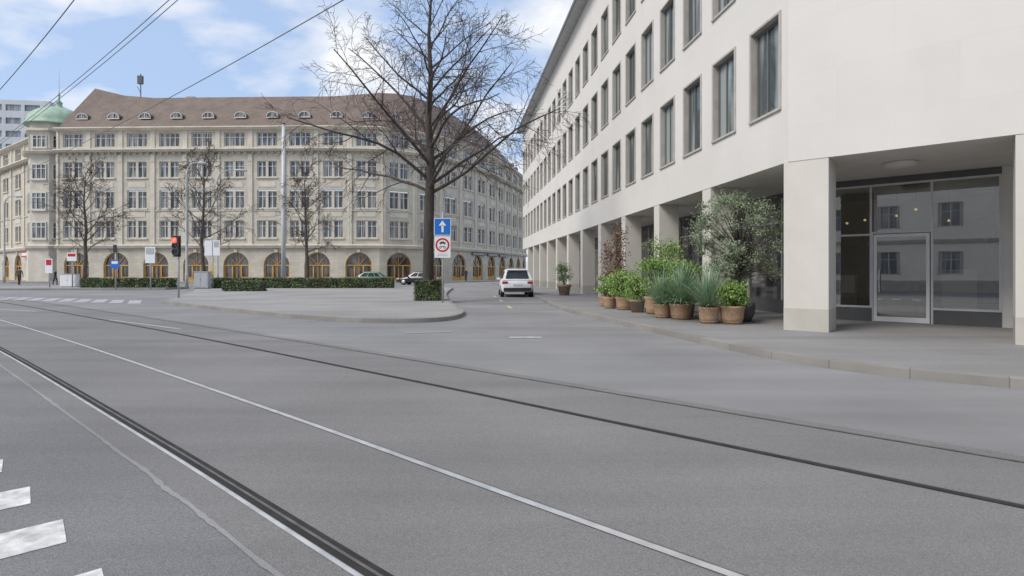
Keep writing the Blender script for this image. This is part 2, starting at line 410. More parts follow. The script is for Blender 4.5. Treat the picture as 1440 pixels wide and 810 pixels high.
def raised(name,outline,kline,h,top,kw=.2):
    mb=MB(); mb.poly([(p[0],p[1],h) for p in outline],top,[(p[0],p[1]) for p in outline]); mb.make(name,kind='structure')
    mb=MB(); inn=offs(kline,kw); L=0
    for i in range(len(kline)-1):
        a,b_=Vector(kline[i][:2]),Vector(kline[i+1][:2]); c,d=inn[i],inn[i+1]; l2=L+(b_-a).length
        mb.poly([(a.x,a.y,h+.002),(b_.x,b_.y,h+.002),(d.x,d.y,h+.004),(c.x,c.y,h+.004)],M['kerb'],[(L,0.1),(l2,0.1),(l2,.3),(L,.3)])
        mb.poly([(a.x,a.y,-.01),(b_.x,b_.y,-.01),(b_.x,b_.y,h+.002),(a.x,a.y,h+.002)],M['kerb'],[(L,.4),(l2,.4),(l2,.6),(L,.6)])
        L=l2
    mb.make('kerb',kind='structure')
rk=catmull([(14,.5),(9.5,4.1),(6.29,6.64),(4.9,7.85),(4.1,9.6),(3.46,12.4),(2.69,15.7),(1.75,21.2),(1.2,31),(.3,40),(-1.7,60),(-2.5,68)],8)
rk=[(p.x,p.y) for p in rk]
rk2=rk[::-1]
raised('pavement',rk2+[(40,.5),(40,68)],rk2,.12,M['pave'],.22)
ik=catmull([(-4.9,45),(-4.1,34),(-2.96,25.6),(-2.05,20.8),(-1.62,18.2),(-1.75,16.3),(-2.5,15.4),(-4.08,15.3),(-6.4,16.5),(-10.1,19.4),(-14.6,23.4),(-15.9,24.6),(-17.0,26.8),(-19.4,31.5),(-22.5,38),(-25.6,43.5),(-26,47),(-24,48.5),(-18,48.5),(-8,48)],6)
ik=[(p.x,p.y) for p in ik]
ik=ik[::-1]
raised('traffic_island',ik,ik+[ik[0]],.12,M['isl'],.16)
lp=[(-27.5,46),(-27.6,43),(-36,42.2),(-60,41),(-75,48),(-75,51),(-40,50),(-27.5,46)][::-1]
raised('tram_stop_platform',lp[:-1],lp,.14,M['isl'],.16)
fp=[(-98,92),(-70,70),(-62,66.5),(-20,66),(-11,68.5),(-5,75),(0,84),(4,96)]
raised('far_pavement',fp+[(10,130),(-98,130)],fp,.13,M['pave'],.2)

# ---------------------------------------------------------------- office building (near)
P1=Vector((6.29,12.32)); dl=Vector((.1034,-.9946)); dn=Vector((.76,-.65)).normalized()
LW=49.0; far=P1-dl*LW
OB=empty('office_building',(far.x,far.y,0),label='long pale stone office building with colonnade and grid windows',category='building')
FL=Fr(far,dl); FN=Fr(P1,dn)
ZB,ZT=3.95,17.0
rows=[(5.28,7.48),(8.85,11.05),(12.45,14.65)]
holes=[]; wc=[]
for k in range(24):
    xc=LW-(.92+2.04*k)
    for za,zb in rows:
        holes.append((xc-.6,xc+.6,za,zb)); wc.append((xc,za,zb))
mb=MB()
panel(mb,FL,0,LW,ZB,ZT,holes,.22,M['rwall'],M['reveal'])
NW=16
panel(mb,FN,0,NW,ZB,ZT,[],.2,M['rwall'],M['reveal'],u0=LW)
cx,cy=8.81,15.3
mb.poly([FL.p(0,0,ZT),FL.p(LW,0,ZT),FN.p(NW,0,ZT),FN.p(NW,14,ZT),FL.p(LW-8,16,ZT),FL.p(0,16,ZT)],M['grey'])
mb.poly([FL.p(0,0,ZB),FL.p(0,0,ZT),FL.p(0,16,ZT),FL.p(0,16,ZB)],M['rwall'],[(0,ZB),(0,ZT),(16,ZT),(16,ZB)])
mb.poly([FL.p(0,3,0),FL.p(0,3,ZB),FL.p(0,16,ZB),FL.p(0,16,0)],M['rwall'],[(3,0),(3,ZB),(16,ZB),(16,0)])
mb.poly([FN.p(NW,0,0),FN.p(NW,14,0),FN.p(NW,14,ZT),FN.p(NW,0,ZT)],M['rwall'],[(0,0),(14,0),(14,ZT),(0,ZT)])
mb.poly([FL.p(0,16,0),FL.p(0,16,ZT),FL.p(LW-8,16,ZT),FL.p(LW-8,16,0)],M['rwall'])
mb.poly([FL.p(LW-8,16,0),FL.p(LW-8,16,ZT),FN.p(NW,14,ZT),FN.p(NW,14,0)],M['rwall'])
mb.make('wall',OB,world=True)
mb=MB()
mb.poly([FL.p(0,.02,ZB+.004),FL.p(LW-.02,.02,ZB+.004),FN.p(NW,.02,ZB+.004),FN.p(NW,6,ZB+.004),FL.p(LW-2,7,ZB+.004),FL.p(0,7,ZB+.004)],M['soffit'])
mb.make('soffit',OB,world=True)
mb=MB()
mb.poly([FL.p(0,-.65,ZT+.01),FL.p(LW+.3,-.65,ZT+.01),FN.p(NW,-.65,ZT+.01),FN.p(NW,0.5,ZT+.01),FL.p(LW,0.5,ZT+.01),FL.p(0,.5,ZT+.01)],M['grey'])
sweep(mb,[FL.p(0,0,0),FL.p(LW,0,0),FN.p(NW,0,0)],[(.7,ZT+.012),(.7,ZT+.26),(-.5,ZT+.3),(-.5,ZT+.012)],M['greyd'])
mb.make('roof',OB,world=True)
mb=MB(); mb.box(-.27,.27,0.01,.76,.62,ZB-.002,M['rcol']); mb.box(-.273,.273,.006,.763,.10,.62,M['granite'])
for k in range(11):
    s_=4.05+4.08*k; p=FL.p(LW-s_,0,0)-OB.location
    if k==0: c0=mb.make('column',OB,loc=p,rz=FL.ang)
    else: copytree(c0,OB,p,FL.ang)
mb=MB(); mb.box(-.45,.45,.01,.84,.62,ZB-.002,M['rcol']); mb.box(-.453,.453,.006,.843,.10,.62,M['granite'])
c1=mb.make('column',OB,loc=FN.p(.36,0,0)-OB.location,rz=FN.ang)
for s_ in (4.25,8.2,12.2): copytree(c1,OB,FN.p(s_,0,0)-OB.location,FN.ang)
def frame(mb,w,h,t,y0,y1,mat,vs=(),hs=()):
    mb.box(-w/2,-w/2+t,y0,y1,0,h,mat); mb.box(w/2-t,w/2,y0,y1,0,h,mat)
    mb.box(-w/2+t,w/2-t,y0,y1,0,t,mat); mb.box(-w/2+t,w/2-t,y0,y1,h-t,h,mat)
    for v in vs: mb.box(v-t*.5,v+t*.5,y0+.004,y1-.004,t,h-t,mat)
    for z in hs: mb.box(-w/2+t,w/2-t,y0+.008,y1-.008,z-t*.4,z+t*.4,mat)
mb=MB()
frame(mb,1.16,2.16,.055,.13,.20,M['rframe'],vs=(-.12,),hs=())
w0=None
for i,(xc,za,zb) in enumerate(wc):
    p=FL.p(xc,0,za+.02)-OB.location
    if w0 is None:
        w0=mb.make('window',OB,loc=p,rz=FL.ang)
        g=MB(); g.poly([(-.54,.17,.04),(.54,.17,.04),(.54,.17,2.12),(-.54,.17,2.12)],M['rglass']); g.make('glass',w0)
        g=MB(); g.box(-.68,.68,-.05,.0,-.08,-.021,M['reveal']); g.box(-.675,-.601,-.03,0,-.02,2.24,M['reveal']); g.box(.601,.675,-.03,0,-.02,2.24,M['reveal']); g.box(-.6,.6,-.03,0,2.181,2.24,M['reveal']); g.make('surround',w0)
    else: copytree(w0,OB,p,FL.ang)
mb=MB(); 
for z_ in (12.0,12.5,13.0,13.5): mb.box(LW-24.2,LW-24.12,-.75,-.02,z_,z_+.05,M['white'],FL.T)
mb.box(LW-24.2,LW-24.12,-.78,-.72,11.9,13.7,M['white'],FL.T)
for z_ in (12.0,12.45,12.9): mb.tube([FL.p(LW-24.16,-.7,z_),FL.p(LW-24.16,-.1,z_+.5)],.025,M['white'],5)
mb.make('wall_bracket',OB,world=True)
BL=Fr(Vector((cx,cy))-dl*46,dl)
mb=MB()
for k in range(23):
    a=k*2.0; b_=a+2.0
    mb.box(a,b_,0,.14,.1,.55,M['greyd'],BL.T); 
    mb.box(a,a+.07,.0,.12,.55,3.8,M['alu'],BL.T)
    mb.box(a+.07,b_,.01,.11,3.0,3.07,M['alu'],BL.T)
mb.box(0,46-.08,0.0,.12,3.8,3.95,M['greyd'],BL.T)
mb.box(46-.08,46.06,-.06,.12,.1,3.95,M['greyd'],BL.T)
for k in range(5): mb.box(3+8*k,4.1+8*k,-.03,.16,.1,3.945,M['rcol'],BL.T)
sf=mb.make('shop_front',OB,world=True)
mb=MB()
for k in range(23):
    a=k*2.0; mb.poly([BL.p(a+.05,.06,.5),BL.p(a+1.98,.06,.5),BL.p(a+1.98,.06,3.9),BL.p(a+.05,.06,3.9)],M['dglass'])
mb.make('glass',sf,world=True)
BN=Fr((cx,cy),dn)
mb=MB(); fm=M['alu']
def bb(x0,x1,z0,z1,y0=-.04,y1=.05,m=fm): mb.box(x0,x1,y0,y1,z0,z1,m,BN.T)
bb(0,1.16,.1,.48,m=M['greyd']); bb(2.46,3.75,.1,.48,m=M['greyd'])
bb(0.0,.05,.48,3.78); bb(1.11,1.16,.48,3.78); bb(2.41,2.46,.1,3.78); bb(3.70,3.75,.48,3.78)
bb(.05,1.11,.48,.53); bb(2.46,3.70,.48,.53)
bb(.05,1.11,2.42,2.47); bb(1.16,2.41,2.46,2.51); bb(1.16,1.19,.1,2.46)
bb(.05,3.70,3.73,3.78,y0=-.035); bb(0,3.75,3.78,3.95,m=M['greyd'])
bb(3.75,12,.1,3.95,y0=-.02,m=M['soffit'])
sn=mb.make('shop_front',OB,world=True,label='glazed shop entrance with aluminium frames')
mb=MB()
for a,b_,c,d in ((.05,1.11,.53,2.42),(.05,1.11,2.47,3.73),(1.16,2.41,2.51,3.73),(2.46,3.70,.53,3.73)):
    mb.poly([BN.p(a,.0,c),BN.p(b_,.0,c),BN.p(b_,.0,d),BN.p(a,.0,d)],M['sglass'])
mb.make('glass',sn,world=True)
mb=MB(); 
mb.box(1.20,1.27,-.055,.03,.13,2.44,M['white'],BN.T); mb.box(2.32,2.39,-.055,.03,.13,2.44,M['white'],BN.T)
mb.box(1.27,2.32,-.055,.03,2.36,2.44,M['white'],BN.T); mb.box(1.27,2.32,-.055,.03,.13,.26,M['white'],BN.T)
mb.poly([BN.p(1.27,-.01,.26),BN.p(2.32,-.01,.26),BN.p(2.32,-.01,2.36),BN.p(1.27,-.01,2.36)],M['sglass'])
dr=mb.make('door',sn,world=True)
mb=MB(); mb.tube([BN.p(1.33,-.12,.9),BN.p(1.33,-.12,1.5)],.016,M['steel'],8); mb.tube([BN.p(1.33,-.12,.95),BN.p(1.33,-.05,.95)],.01,M['steel'],6); mb.tube([BN.p(1.33,-.12,1.45),BN.p(1.33,-.05,1.45)],.01,M['steel'],6)
mb.make('door_handle',sn,world=True)
mb=MB()
mb.poly([BN.p(0.02,.1,.125),BN.p(3.74,.1,.125),BN.p(3.74,5,.125),BN.p(-.8,5,.125)],M['inter'])
mb.poly([BN.p(0.02,.1,3.9),BN.p(3.74,.1,3.9),BN.p(3.74,5,3.9),BN.p(-.8,5,3.9)],M['inter'])
mb.poly([BN.p(-.8,5,.1),BN.p(3.74,5,.1),BN.p(3.74,5,3.9),BN.p(-.8,5,3.9)],M['inter'])
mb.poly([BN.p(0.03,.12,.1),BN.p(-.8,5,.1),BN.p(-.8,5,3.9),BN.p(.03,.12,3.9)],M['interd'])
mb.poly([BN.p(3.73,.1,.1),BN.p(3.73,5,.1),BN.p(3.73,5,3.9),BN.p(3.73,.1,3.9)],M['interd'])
mb.box(1.9,3.3,2.0,2.6,.13,1.15,M['terra'],BN.T); mb.box(0,.9,3.0,3.6,.13,2.3,M['terra'],BN.T); mb.box(2.2,3.5,4.6,4.9,1.5,3.0,M['pot'],BN.T)
mb.box(.2,.7,.8,1.2,.13,.85,M['interd'],BN.T); mb.box(.25,.65,.84,1.16,.85,1.35,M['plaster'],BN.T); mb.box(2.6,3.3,.7,.74,.13,1.5,M['rcol'],BN.T)
mb.make('interior',OB,world=True)
for x_,y_,z_ in ((.35,1.5,2.9),(.75,1.9,3.0),(1.5,2.2,3.1),(2.0,1.6,3.2),(2.7,2.4,2.9)):
    mb=MB(); p=BN.p(x_,y_,z_); mb.lathe([(.005,p.z+.04),(.03,p.z+.02),(.036,p.z),(.02,p.z-.03)],M['bulb'],10,(p.x,p.y)); mb.tube([p+Vector((0,0,.03)),Vector((p.x,p.y,3.89))],.004,M['black'],4)
    mb.make('pendant_lamp',OB,world=True)
mb=MB(); mb.smooth=True; mb.lathe([(.34,ZB-.002),(.34,ZB-.03),(.30,ZB-.09),(.18,ZB-.125),(.01,ZB-.13)],M['soffit'],28,(8.9,12.4)); mb.make('ceiling_lamp',OB,world=True)

# ---------------------------------------------------------------- building across the street (seen only in the glass)
nn=Vector((-.65,-.76)).normalized(); q=nn*14
FB=Fr(q+Vector((-.76,.65))*-26,(-.76,.65))
RB=empty('town_house',(q.x,q.y,0),label='cream plastered town house seen reflected in the shop glass',category='building')
hl=[]
for k in range(14):
    for za in (1.2,4.6,7.6): hl.append((1.5+3.6*k,2.6+3.6*k,za,za+1.7))
mb=MB(); panel(mb,FB,0,52,0,9.8,hl,.18,M['plaster'],M['reveal']); mb.box(0,52,-.12,-.002,3.5,3.75,M['reveal'],FB.T); mb.box(0,52,-.08,-.002,0,.8,M['reveal'],FB.T)
mb.box(0,52,-.4,7,9.8,10.0,M['tile'],FB.T); mb.make('wall',RB,world=True)
mb=MB(); frame(mb,1.1,1.7,.07,.1,.16,M['ffr'],vs=(0,),hs=(1.1,)); mb.poly([(-.5,.13,.05),(.5,.13,.05),(.5,.13,1.65),(-.5,.13,1.65)],M['mglass']); mb.box(-.68,-.57,-.04,-.005,0,1.7,M['reveal']); mb.box(.57,.68,-.04,-.005,0,1.7,M['reveal'])
w1=None
for h in hl:
    p=FB.p((h[0]+h[1])/2,0,h[2])-RB.location
    if w1 is None: w1=mb.make('window',RB,loc=p,rz=FB.ang)
    else: copytree(w1,RB,p,FB.ang)

# ---------------------------------------------------------------- historic building
HB=empty('historic_building',(-40,72,0),label='beige sandstone corner block with brown tiled roof and copper dome',category='building')
main=[(-62,73.6),(-40,72.9),(-21,72.6),(-15.2,74.2),(-9.8,79),(-5.4,87),(-1.8,97),(1.6,109),(3,116)]
left=[(-89,92),(-68,77.6)]
def resample(P,n):
    P=[Vector(p) for p in P]; L=[0]
    for i in range(1,len(P)): L.append(L[-1]+(P[i]-P[i-1]).length)
    out=[]
    for k in range(n+1):
        t=L[-1]*k/n; i=0
        while i<len(L)-2 and L[i+1]<t: i+=1
        out.append(P[i].lerp(P[i+1],(t-L[i])/(L[i+1]-L[i])))
    return out
smooth_main=[Vector((p.x,p.y)) for p in catmull(main,5)]
mp_=resample(smooth_main,21); lp_=resample(left,4); gp_=resample(smooth_main,17)
wall=MB()
floorz=[(6.0,8.35),(10.0,12.45),(14.2,16.35)]
wins=[];atts=[];arcs=[]
u=0
for path in (lp_,mp_):
    for i in range(len(path)-1):
        fr=Fr(path[i],path[i+1]-path[i]); L=(path[i+1]-path[i]).length; c=L/2
        H=[(c-1.35,c+1.35,za,zb) for za,zb in floorz]+[(c-1.4,c+1.4,18.35,20.25)]
        panel(wall,fr,0,L,4.62,20.9,H,.35,M['fwall'],M['fstone'],u0=u); u+=L
        for za,zb in floorz: wins.append((fr,c,za))
        atts.append((fr,c,18.35))
        for x_ in (0,L):
            s_=.30 if x_==0 else -.30
            x0,x1=sorted((x_+(.003 if s_>0 else -.003),x_+s_))
            wall.box(x0,x1,-.13,-.001,5.12,17.3,M['fstone'],fr.T)
            wall.box(x0,x1,-.18,-.131,16.3,17.2,M['fstone'],fr.T)
            wall.box(x0,x1,-.10,-.001,18.15,20.5,M['fstone'],fr.T)
        for za,zb in floorz:
            wall.box(c-1.5,c+1.5,-.14,-.001,za-.20,za-.01,M['fstone'],fr.T)
        for za in (8.85,12.85):
            wall.box(c-1.2,c+1.2,-.04,-.001,za,za+.7,M['fstone'],fr.T)
        for k in range(5): wall.box(L*(k+.5)/5-.12,L*(k+.5)/5+.12,-.35,-.001,17.3,17.55,M['fstoned'],fr.T)
u=0
for path in (lp_,gp_):
    for i in range(len(path)-1):
        fr=Fr(path[i],path[i+1]-path[i]); L=(path[i+1]-path[i]).length; c=L/2
        panel(wall,fr,0,L,0,4.62,[(c-1.75,c+1.75,.15,4.05,'arch')],.35,M['fwall'],M['fstone'],u0=u); u+=L
        arcs.append((fr,c,.15)); wall.box(c-.2,c+.2,-.2,-.001,4.06,4.5,M['fstone'],fr.T)
wall.make('wall',HB,world=True)
for path in (lp_,mp_):
    for prof in ([(-.3,4.56),(.35,4.62),(.5,4.95),(.45,5.1),(0,5.15)],[(.0,17.56),(.45,17.6),(.75,17.85),(.72,18.0),(0,18.12)],[(.0,20.5),(.3,20.55),(.62,20.8),(.6,20.95),(0,21.05)],[(.0,9.62),(.1,9.62),(.1,9.76),(0,9.76)]):
        trim=MB(); sweep(trim,path,prof,M['fstone']); trim.make('cornice',HB,world=True)
def hist_window(w,h,lights,trans):
    m_=MB(); vs=[-w/2+w*k/lights for k in range(1,lights)]
    frame(m_,w-.02,h,.10,.2,.30,M['ffr'],vs=vs,hs=(trans,))
    m_.poly([(-w/2+.05,.26,.05),(w/2-.05,.26,.05),(w/2-.05,.26,h-.05),(-w/2+.05,.26,h-.05)],M['fglass'])
    return m_
w2=None
for fr,c,za in wins:
    p=fr.p(c,0,za+.005)-HB.location
    if w2 is None:
        m_=hist_window(2.7,2.34,4,1.6)
        m_.box(-.17,.17,.05,.198,0,2.335,M['fstone'])
        w2=m_.make('window',HB,loc=p,rz=fr.ang)
    else:
        o=copytree(w2,HB,p,fr.ang)
        if za>14: o.scale=(1,1,.915)
w3=None
for fr,c,za in atts:
    p=fr.p(c,0,za+.005)-HB.location
    if w3 is None: w3=hist_window(2.8,1.88,4,1.25).make('window',HB,loc=p,rz=fr.ang)
    else: copytree(w3,HB,p,fr.ang)
def arch_door():
    m_=MB(); r=1.75; zs_=2.15; N=14
    arc=[(-r*math.cos(math.pi*k/N),zs_+r*math.sin(math.pi*k/N)) for k in range(N+1)]
    m_.poly([(-r,.34,0)]+[(x_,.34,z_) for x_,z_ in arc]+[(r,.34,0)],M['dglass'])
    for k in range(N):
        (xa,za),(xb,zb)=arc[k],arc[k+1]; s_=.93
        m_.poly([(xa,.26,za),(xb,.26,zb),(xb*s_,.26,zs_+(zb-zs_)*s_),(xa*s_,.26,zs_+(za-zs_)*s_)],M['wood'])
    for x_ in (-1.65,-.6,.6,1.65): m_.box(x_-.085,x_+.085,.2,.33,0,zs_,M['wood'])
    m_.box(-1.74,1.74,.19,.33,zs_-.07,zs_+.07,M['wood']); m_.box(-1.56,-.69,.21,.33,0,.6,M['wood']); m_.box(.69,1.56,.21,.33,0,.6,M['wood']); m_.box(-.5,.5,.21,.33,0,.45,M['wood'])
    for a in (50,90,130):
        a=math.radians(a); m_.tube([(0,.27,zs_),(1.65*math.cos(a),.27,zs_+1.65*math.sin(a))],.045,M['wood'],4)
    m_.box(-.05,.05,.24,.33,.45,zs_-.1,M['wood'])
    return m_
a0=None
for fr,c,za in arcs:
    p=fr.p(c,0,za)-HB.location
    if a0 is None: a0=arch_door().make('arched_door',HB,loc=p,rz=fr.ang)
    else: copytree(a0,HB,p,fr.ang)
rf=MB()
def roofpath(P,i1,z1,i2,z2,i3,z3):
    a=offs(P,i1); b_=offs(P,i2); c=offs(P,i3); L=0
    for i in range(len(P)-1):
        l2=L+(P[i+1]-P[i]).length
        za,zb=(z2(i) if callable(z2) else z2),(z2(i+1) if callable(z2) else z2)
        rf.poly([(a[i].x,a[i].y,z1),(a[i+1].x,a[i+1].y,z1),(b_[i+1].x,b_[i+1].y,zb),(b_[i].x,b_[i].y,za)],M['tile'],[(L,0),(l2,0),(l2,9),(L,9)])
        rf.poly([(b_[i].x,b_[i].y,za),(b_[i+1].x,b_[i+1].y,zb),(c[i+1].x,c[i+1].y,z3),(c[i].x,c[i].y,z3)],M['tile'],[(L,0),(l2,0),(l2,5),(L,5)])
        L=l2
roofpath(mp_,.15,21.06,6.5,(lambda i: 28.6 if i==0 else (27.5 if i==1 else 27.1+min(1.2,max(0,i-8)*.3))),13,21)
a=offs(mp_,.15)[0]; b_=offs(mp_,6.5)[0]; c=offs(mp_,13)[0]
rf.poly([(a.x,a.y,21.06),(b_.x,b_.y,28.6),(-67,84,21.5)],M['tile'],[(0,0),(4,9),(9,0)])
rf.poly([(b_.x,b_.y,28.6),(c.x,c.y,21),(-67,84,21.5)],M['tile'],[(0,0),(4,9),(9,0)])
a=offs(lp_,.15); b_=offs(lp_,6); c=offs(lp_,12)
for P_,Q_ ,za,zb in ((a,b_,21.06,25),(b_,c,25,21)):
    rf.poly([(P_[0].x,P_[0].y,za),(P_[-1].x,P_[-1].y,za),(Q_[-1].x,Q_[-1].y,zb),(Q_[0].x,Q_[0].y,zb)],M['tile'],[(0,0),(25,0),(25,7),(0,7)])
roof=rf.make('roof',HB,world=True)
dm=MB()
N=10
arc=[(-.85*math.cos(math.pi*k/N),.22+.65*math.sin(math.pi*k/N)) for k in range(N+1)]
for k in range(N):
    (xa,za),(xb,zb)=arc[k],arc[k+1]
    dm.poly([(xa,-.1,za),(xb,-.1,zb),(xb,2.4,zb),(xa,2.4,za)],M['tile'])
    dm.poly([(xa,-.12,za),(xb,-.12,zb),(xb*.88,-.12,.22+(zb-.22)*.86),(xa*.88,-.12,.22+(za-.22)*.86)],M['ffr'])
dm.poly([(-.85,-.05,0)]+[(x_,-.05,z_) for x_,z_ in arc]+[(.85,-.05,0)],M['fglass'])
dm.box(-.85,.85,-.14,-.04,-.02,.10,M['ffr']); dm.box(-.03,.03,-.12,-.06,.10,.82,M['ffr'])
d0=None
for i,(fr,c,_) in enumerate(atts[4:]):
    p=fr.p(c,1.6,22.6)-HB.location
    if d0 is None: d0=dm.make('dormer',roof,loc=p,rz=fr.ang)
    else: copytree(d0,roof,p,fr.ang)
mb=MB(); mb.tube([(-55.3,80.5,26),(-55.3,80.5,30.9)],.07,M['greyd'],6); mb.box(-55.7,-55.0,80.3,80.7,29.4,30.6,M['greyd']); mb.tube([(-55.3,80.5,28),(-55.8,80.5,29)],.04,M['greyd'],5)
mb.make('antenna_mast',roof,world=True)
for x_,y_,z_ in ((-48,81,27.6),):
    mb=MB(); mb.box(x_-.6,x_+.6,y_-.4,y_+.4,24,z_,M['fstoned']); mb.make('chimney',roof,world=True)
tc_=(-65.2,77.8)
mb=MB(); mb.lathe([(3.7,0),(3.7,4.6),(4.0,4.65),(4.1,5.0),(3.6,5.15),(3.5,5.2),(3.5,17.5),(4.1,17.7),(4.3,18.0),(3.6,18.2),(3.4,18.25),(3.4,20.7),(3.9,20.9),(3.9,21.15),(3.5,21.3),(3.45,21.3),(3.45,22.1)],M['fstone'],8,tc_,math.pi/8)
tu=mb.make('turret',HB,world=True)
mb=MB(); mb.smooth=True
prof=[(3.9,22.0),(3.95,22.15),(3.75,22.3)]+[(3.7*math.cos(t*math.pi/2/10),22.35+2.65*math.sin(t*math.pi/2/10)) for t in range(1,10)]+[(.42,25.05),(.36,25.6),(.45,25.7),(.14,26.1),(.08,26.6),(.2,26.8),(.08,27.0),(.035,27.5),(.02,30.6)]
mb.lathe(prof,M['copper'],28,tc_)
mb.make('dome',tu,world=True)
w4=None
for ang in (-90,-45,-135):
    a=math.radians(ang)
    for za,h,rr in ((6.0,2.3,3.25),(10.0,2.4,3.25),(14.2,2.1,3.25),(18.6,1.7,3.15)):
        p=Vector((tc_[0]+rr*math.cos(a),tc_[1]+rr*math.sin(a),za))-HB.location
        if w4 is None:
            m_=MB(); frame(m_,2.0,2.3,.12,-.12,.04,M['ffr'],vs=(-.33,.33),hs=(1.6,)); m_.poly([(-.95,-.03,.05),(.95,-.03,.05),(.95,-.03,2.25),(-.95,-.03,2.25)],M['fglass']); m_.box(-1.15,1.15,-.2,0,-.2,-.01,M['fstone'])
            w4=m_.make('turret_window',tu,loc=p,rz=a+math.pi/2)
        else:
            o=copytree(w4,tu,p,a+math.pi/2); o.scale=(1,1,h/2.3)
f2=Fr(lp_[3],lp_[4]-lp_[3]); mb=MB(); mb.box(.4,4.6,-.5,-.3,3.6,4.4,M['red'],f2.T); mb.box(.8,4.2,-.53,-.501,3.8,4.2,M['white'],f2.T); mb.make('shop_fascia',HB,world=True)
for i in (11,12,13):
    f3=Fr(gp_[i],gp_[i+1]-gp_[i]); mb=MB(); mb.box(.5,5.0,-.3,-.22,4.07,4.5,M['greyd'],f3.T)
    for k in range(7): mb.box(.8+.55*k,1.1+.55*k,-.33,-.301,4.15,4.4,M['fstone'],f3.T)
    mb.make('shop_fascia',HB,world=True)

mb=MB(); MBd=empty('modern_building',(-125,135,0),label='pale grey modern high-rise with window bands',category='building')
fr=Fr((-150,128),(1,.12)); H=[(2+k*4.2,5.4+k*4.2,z_,z_+1.5) for k in range(8) for z_ in (31,34.2,37.4,40.6)]
panel(mb,fr,0,37,0,43.2,H,.3,M['modern'],M['grey']); mb.poly([fr.p(37,0,0),fr.p(37,20,0),fr.p(37,20,43.2),fr.p(37,0,43.2)],M['modern'],[(0,0),(20,0),(20,45),(0,45)])
mb.poly([fr.p(0,0,43.2),fr.p(37,0,43.2),fr.p(37,20,43.2),fr.p(0,20,43.2)],M['grey']); mb.box(8,20,3,10,43.2,45.4,M['grey'],fr.T)
mb.poly([fr.p(0,.25,0),fr.p(37,.25,0),fr.p(37,.25,43),fr.p(0,.25,43)],M['mglass'])
mb.make('wall',MBd,world=True)

# ---------------------------------------------------------------- trees
def wander(p,d,L,r0,r1,n,wob,trop,rnd):
    pts=[Vector(p)];rad=[r0]; d=Vector(d).normalized(); 
    for k in range(n):
        d=(d+Vector((rnd.gauss(0,wob),rnd.gauss(0,wob),rnd.gauss(0,wob)+trop))).normalized()
        pts.append(pts[-1]+d*(L/n)); t=(k+1)/n; rad.append(r0+(r1-r0)*t)
    return pts,rad
def branch(T,Cm,p,d,L,r,lev,rnd,cfg,low=0.0):
    n=(7,5,4,3)[min(lev,3)]; trop=cfg['trop'][min(lev,3)]-low*(.075,.05,.05,.05)[min(lev,3)]
    pts,rad=wander(p,d,L,r,max(cfg['rmin'],r*.25),n,cfg['wob'],trop,rnd)
    (T if lev<=0 else Cm).tube(pts,rad,cfg['mats'][0 if lev<=0 else 1],(6,4,3,3)[min(lev,3)],caps=False)
    if lev>=cfg['max']: return
    nc=cfg['kids'][lev]
    for k in range(nc):
        t=(cfg['t0'][lev]+(1-cfg['t0'][lev])*(k+rnd.random()*.8)/nc)
        i=min(int(t*n),n-1); f=t*n-i; q=pts[i].lerp(pts[i+1],min(f,1)); dd=(pts[i+1]-pts[i]).normalized()
        ax=dd.orthogonal().normalized(); ax.rotate(Matrix.Rotation(rnd.random()*6.283,3,dd)); 
        ang=math.radians(rnd.uniform(28,58)); nd_=(dd*math.cos(ang)+ax*math.sin(ang))
        rr=max(cfg['rmin'],(rad[i]*(1-f)+rad[i+1]*f)*.5)
        branch(T,Cm,q,nd_,L*cfg['lr'][lev]*(1.15-.5*t)*rnd.uniform(.7,1.2),rr,lev+1,rnd,cfg,low)
def big_tree():
    rnd=random.Random(5); T=MB();Cm=MB(); T.smooth=True
    H=16.5
    lead=[Vector((0,0,0.0)),Vector((0,0,.5)),Vector((.0,0,2.5)),Vector((.05,0,4.5)),Vector((.1,.1,6.5)),Vector((-.02,.1,8.5)),Vector((.12,0,10.5)),Vector((.02,.05,12.5)),Vector((.15,0,14.5)),Vector((.2,0,H))]
    lr=[.35,.28,.245,.23,.20,.155,.115,.08,.045,.015]
    T.tube(lead,lr,M['bark'],12,caps=False)
    cfg=dict(trop=(.01,-.01,-.03,-.05),rmin=.0072,wob=.11,max=3,kids=(9,6,4),t0=(.22,.2,.2),lr=(.42,.5,.6),mats=(M['bark'],M['twig']))
    cfg2=dict(cfg); cfg2['kids']=(6,4,3); cfg2['rmin']=.0065
    N=34
    for k in range(N):
        t=k/(N-1); z=5.0+(15.8-5.0)*t**1.35
        i=0
        while i<len(lead)-2 and lead[i+1].z<z: i+=1
        f=(z-lead[i].z)/(lead[i+1].z-lead[i].z); p=lead[i].lerp(lead[i+1],f); r=lr[i]*(1-f)+lr[i+1]*f
        a=k*2.4+rnd.uniform(-.4,.4)
        low=max(0,1-t*1.8)
        L=((6.3 if low>0 else 5.2)*(1-t)**.45+1.2)*rnd.uniform(.78,1.04)
        if z>9: L*=.82
        el=math.radians(rnd.uniform(22,40)+24*t)
        d=Vector((math.cos(a)*math.cos(el),math.sin(a)*math.cos(el),math.sin(el)))
        branch(T,Cm,p,d,L,min(r*.45,.085),0,rnd,cfg if z<10 else cfg2,low)
    return T,Cm
root=empty('bare_tree',(-3.95,25.5,.12),label='tall bare tree with thick trunk standing in a clipped hedge planter',category='tree')
T,Cm=big_tree(); T.make('trunk',root); Cm.make('crown',root)
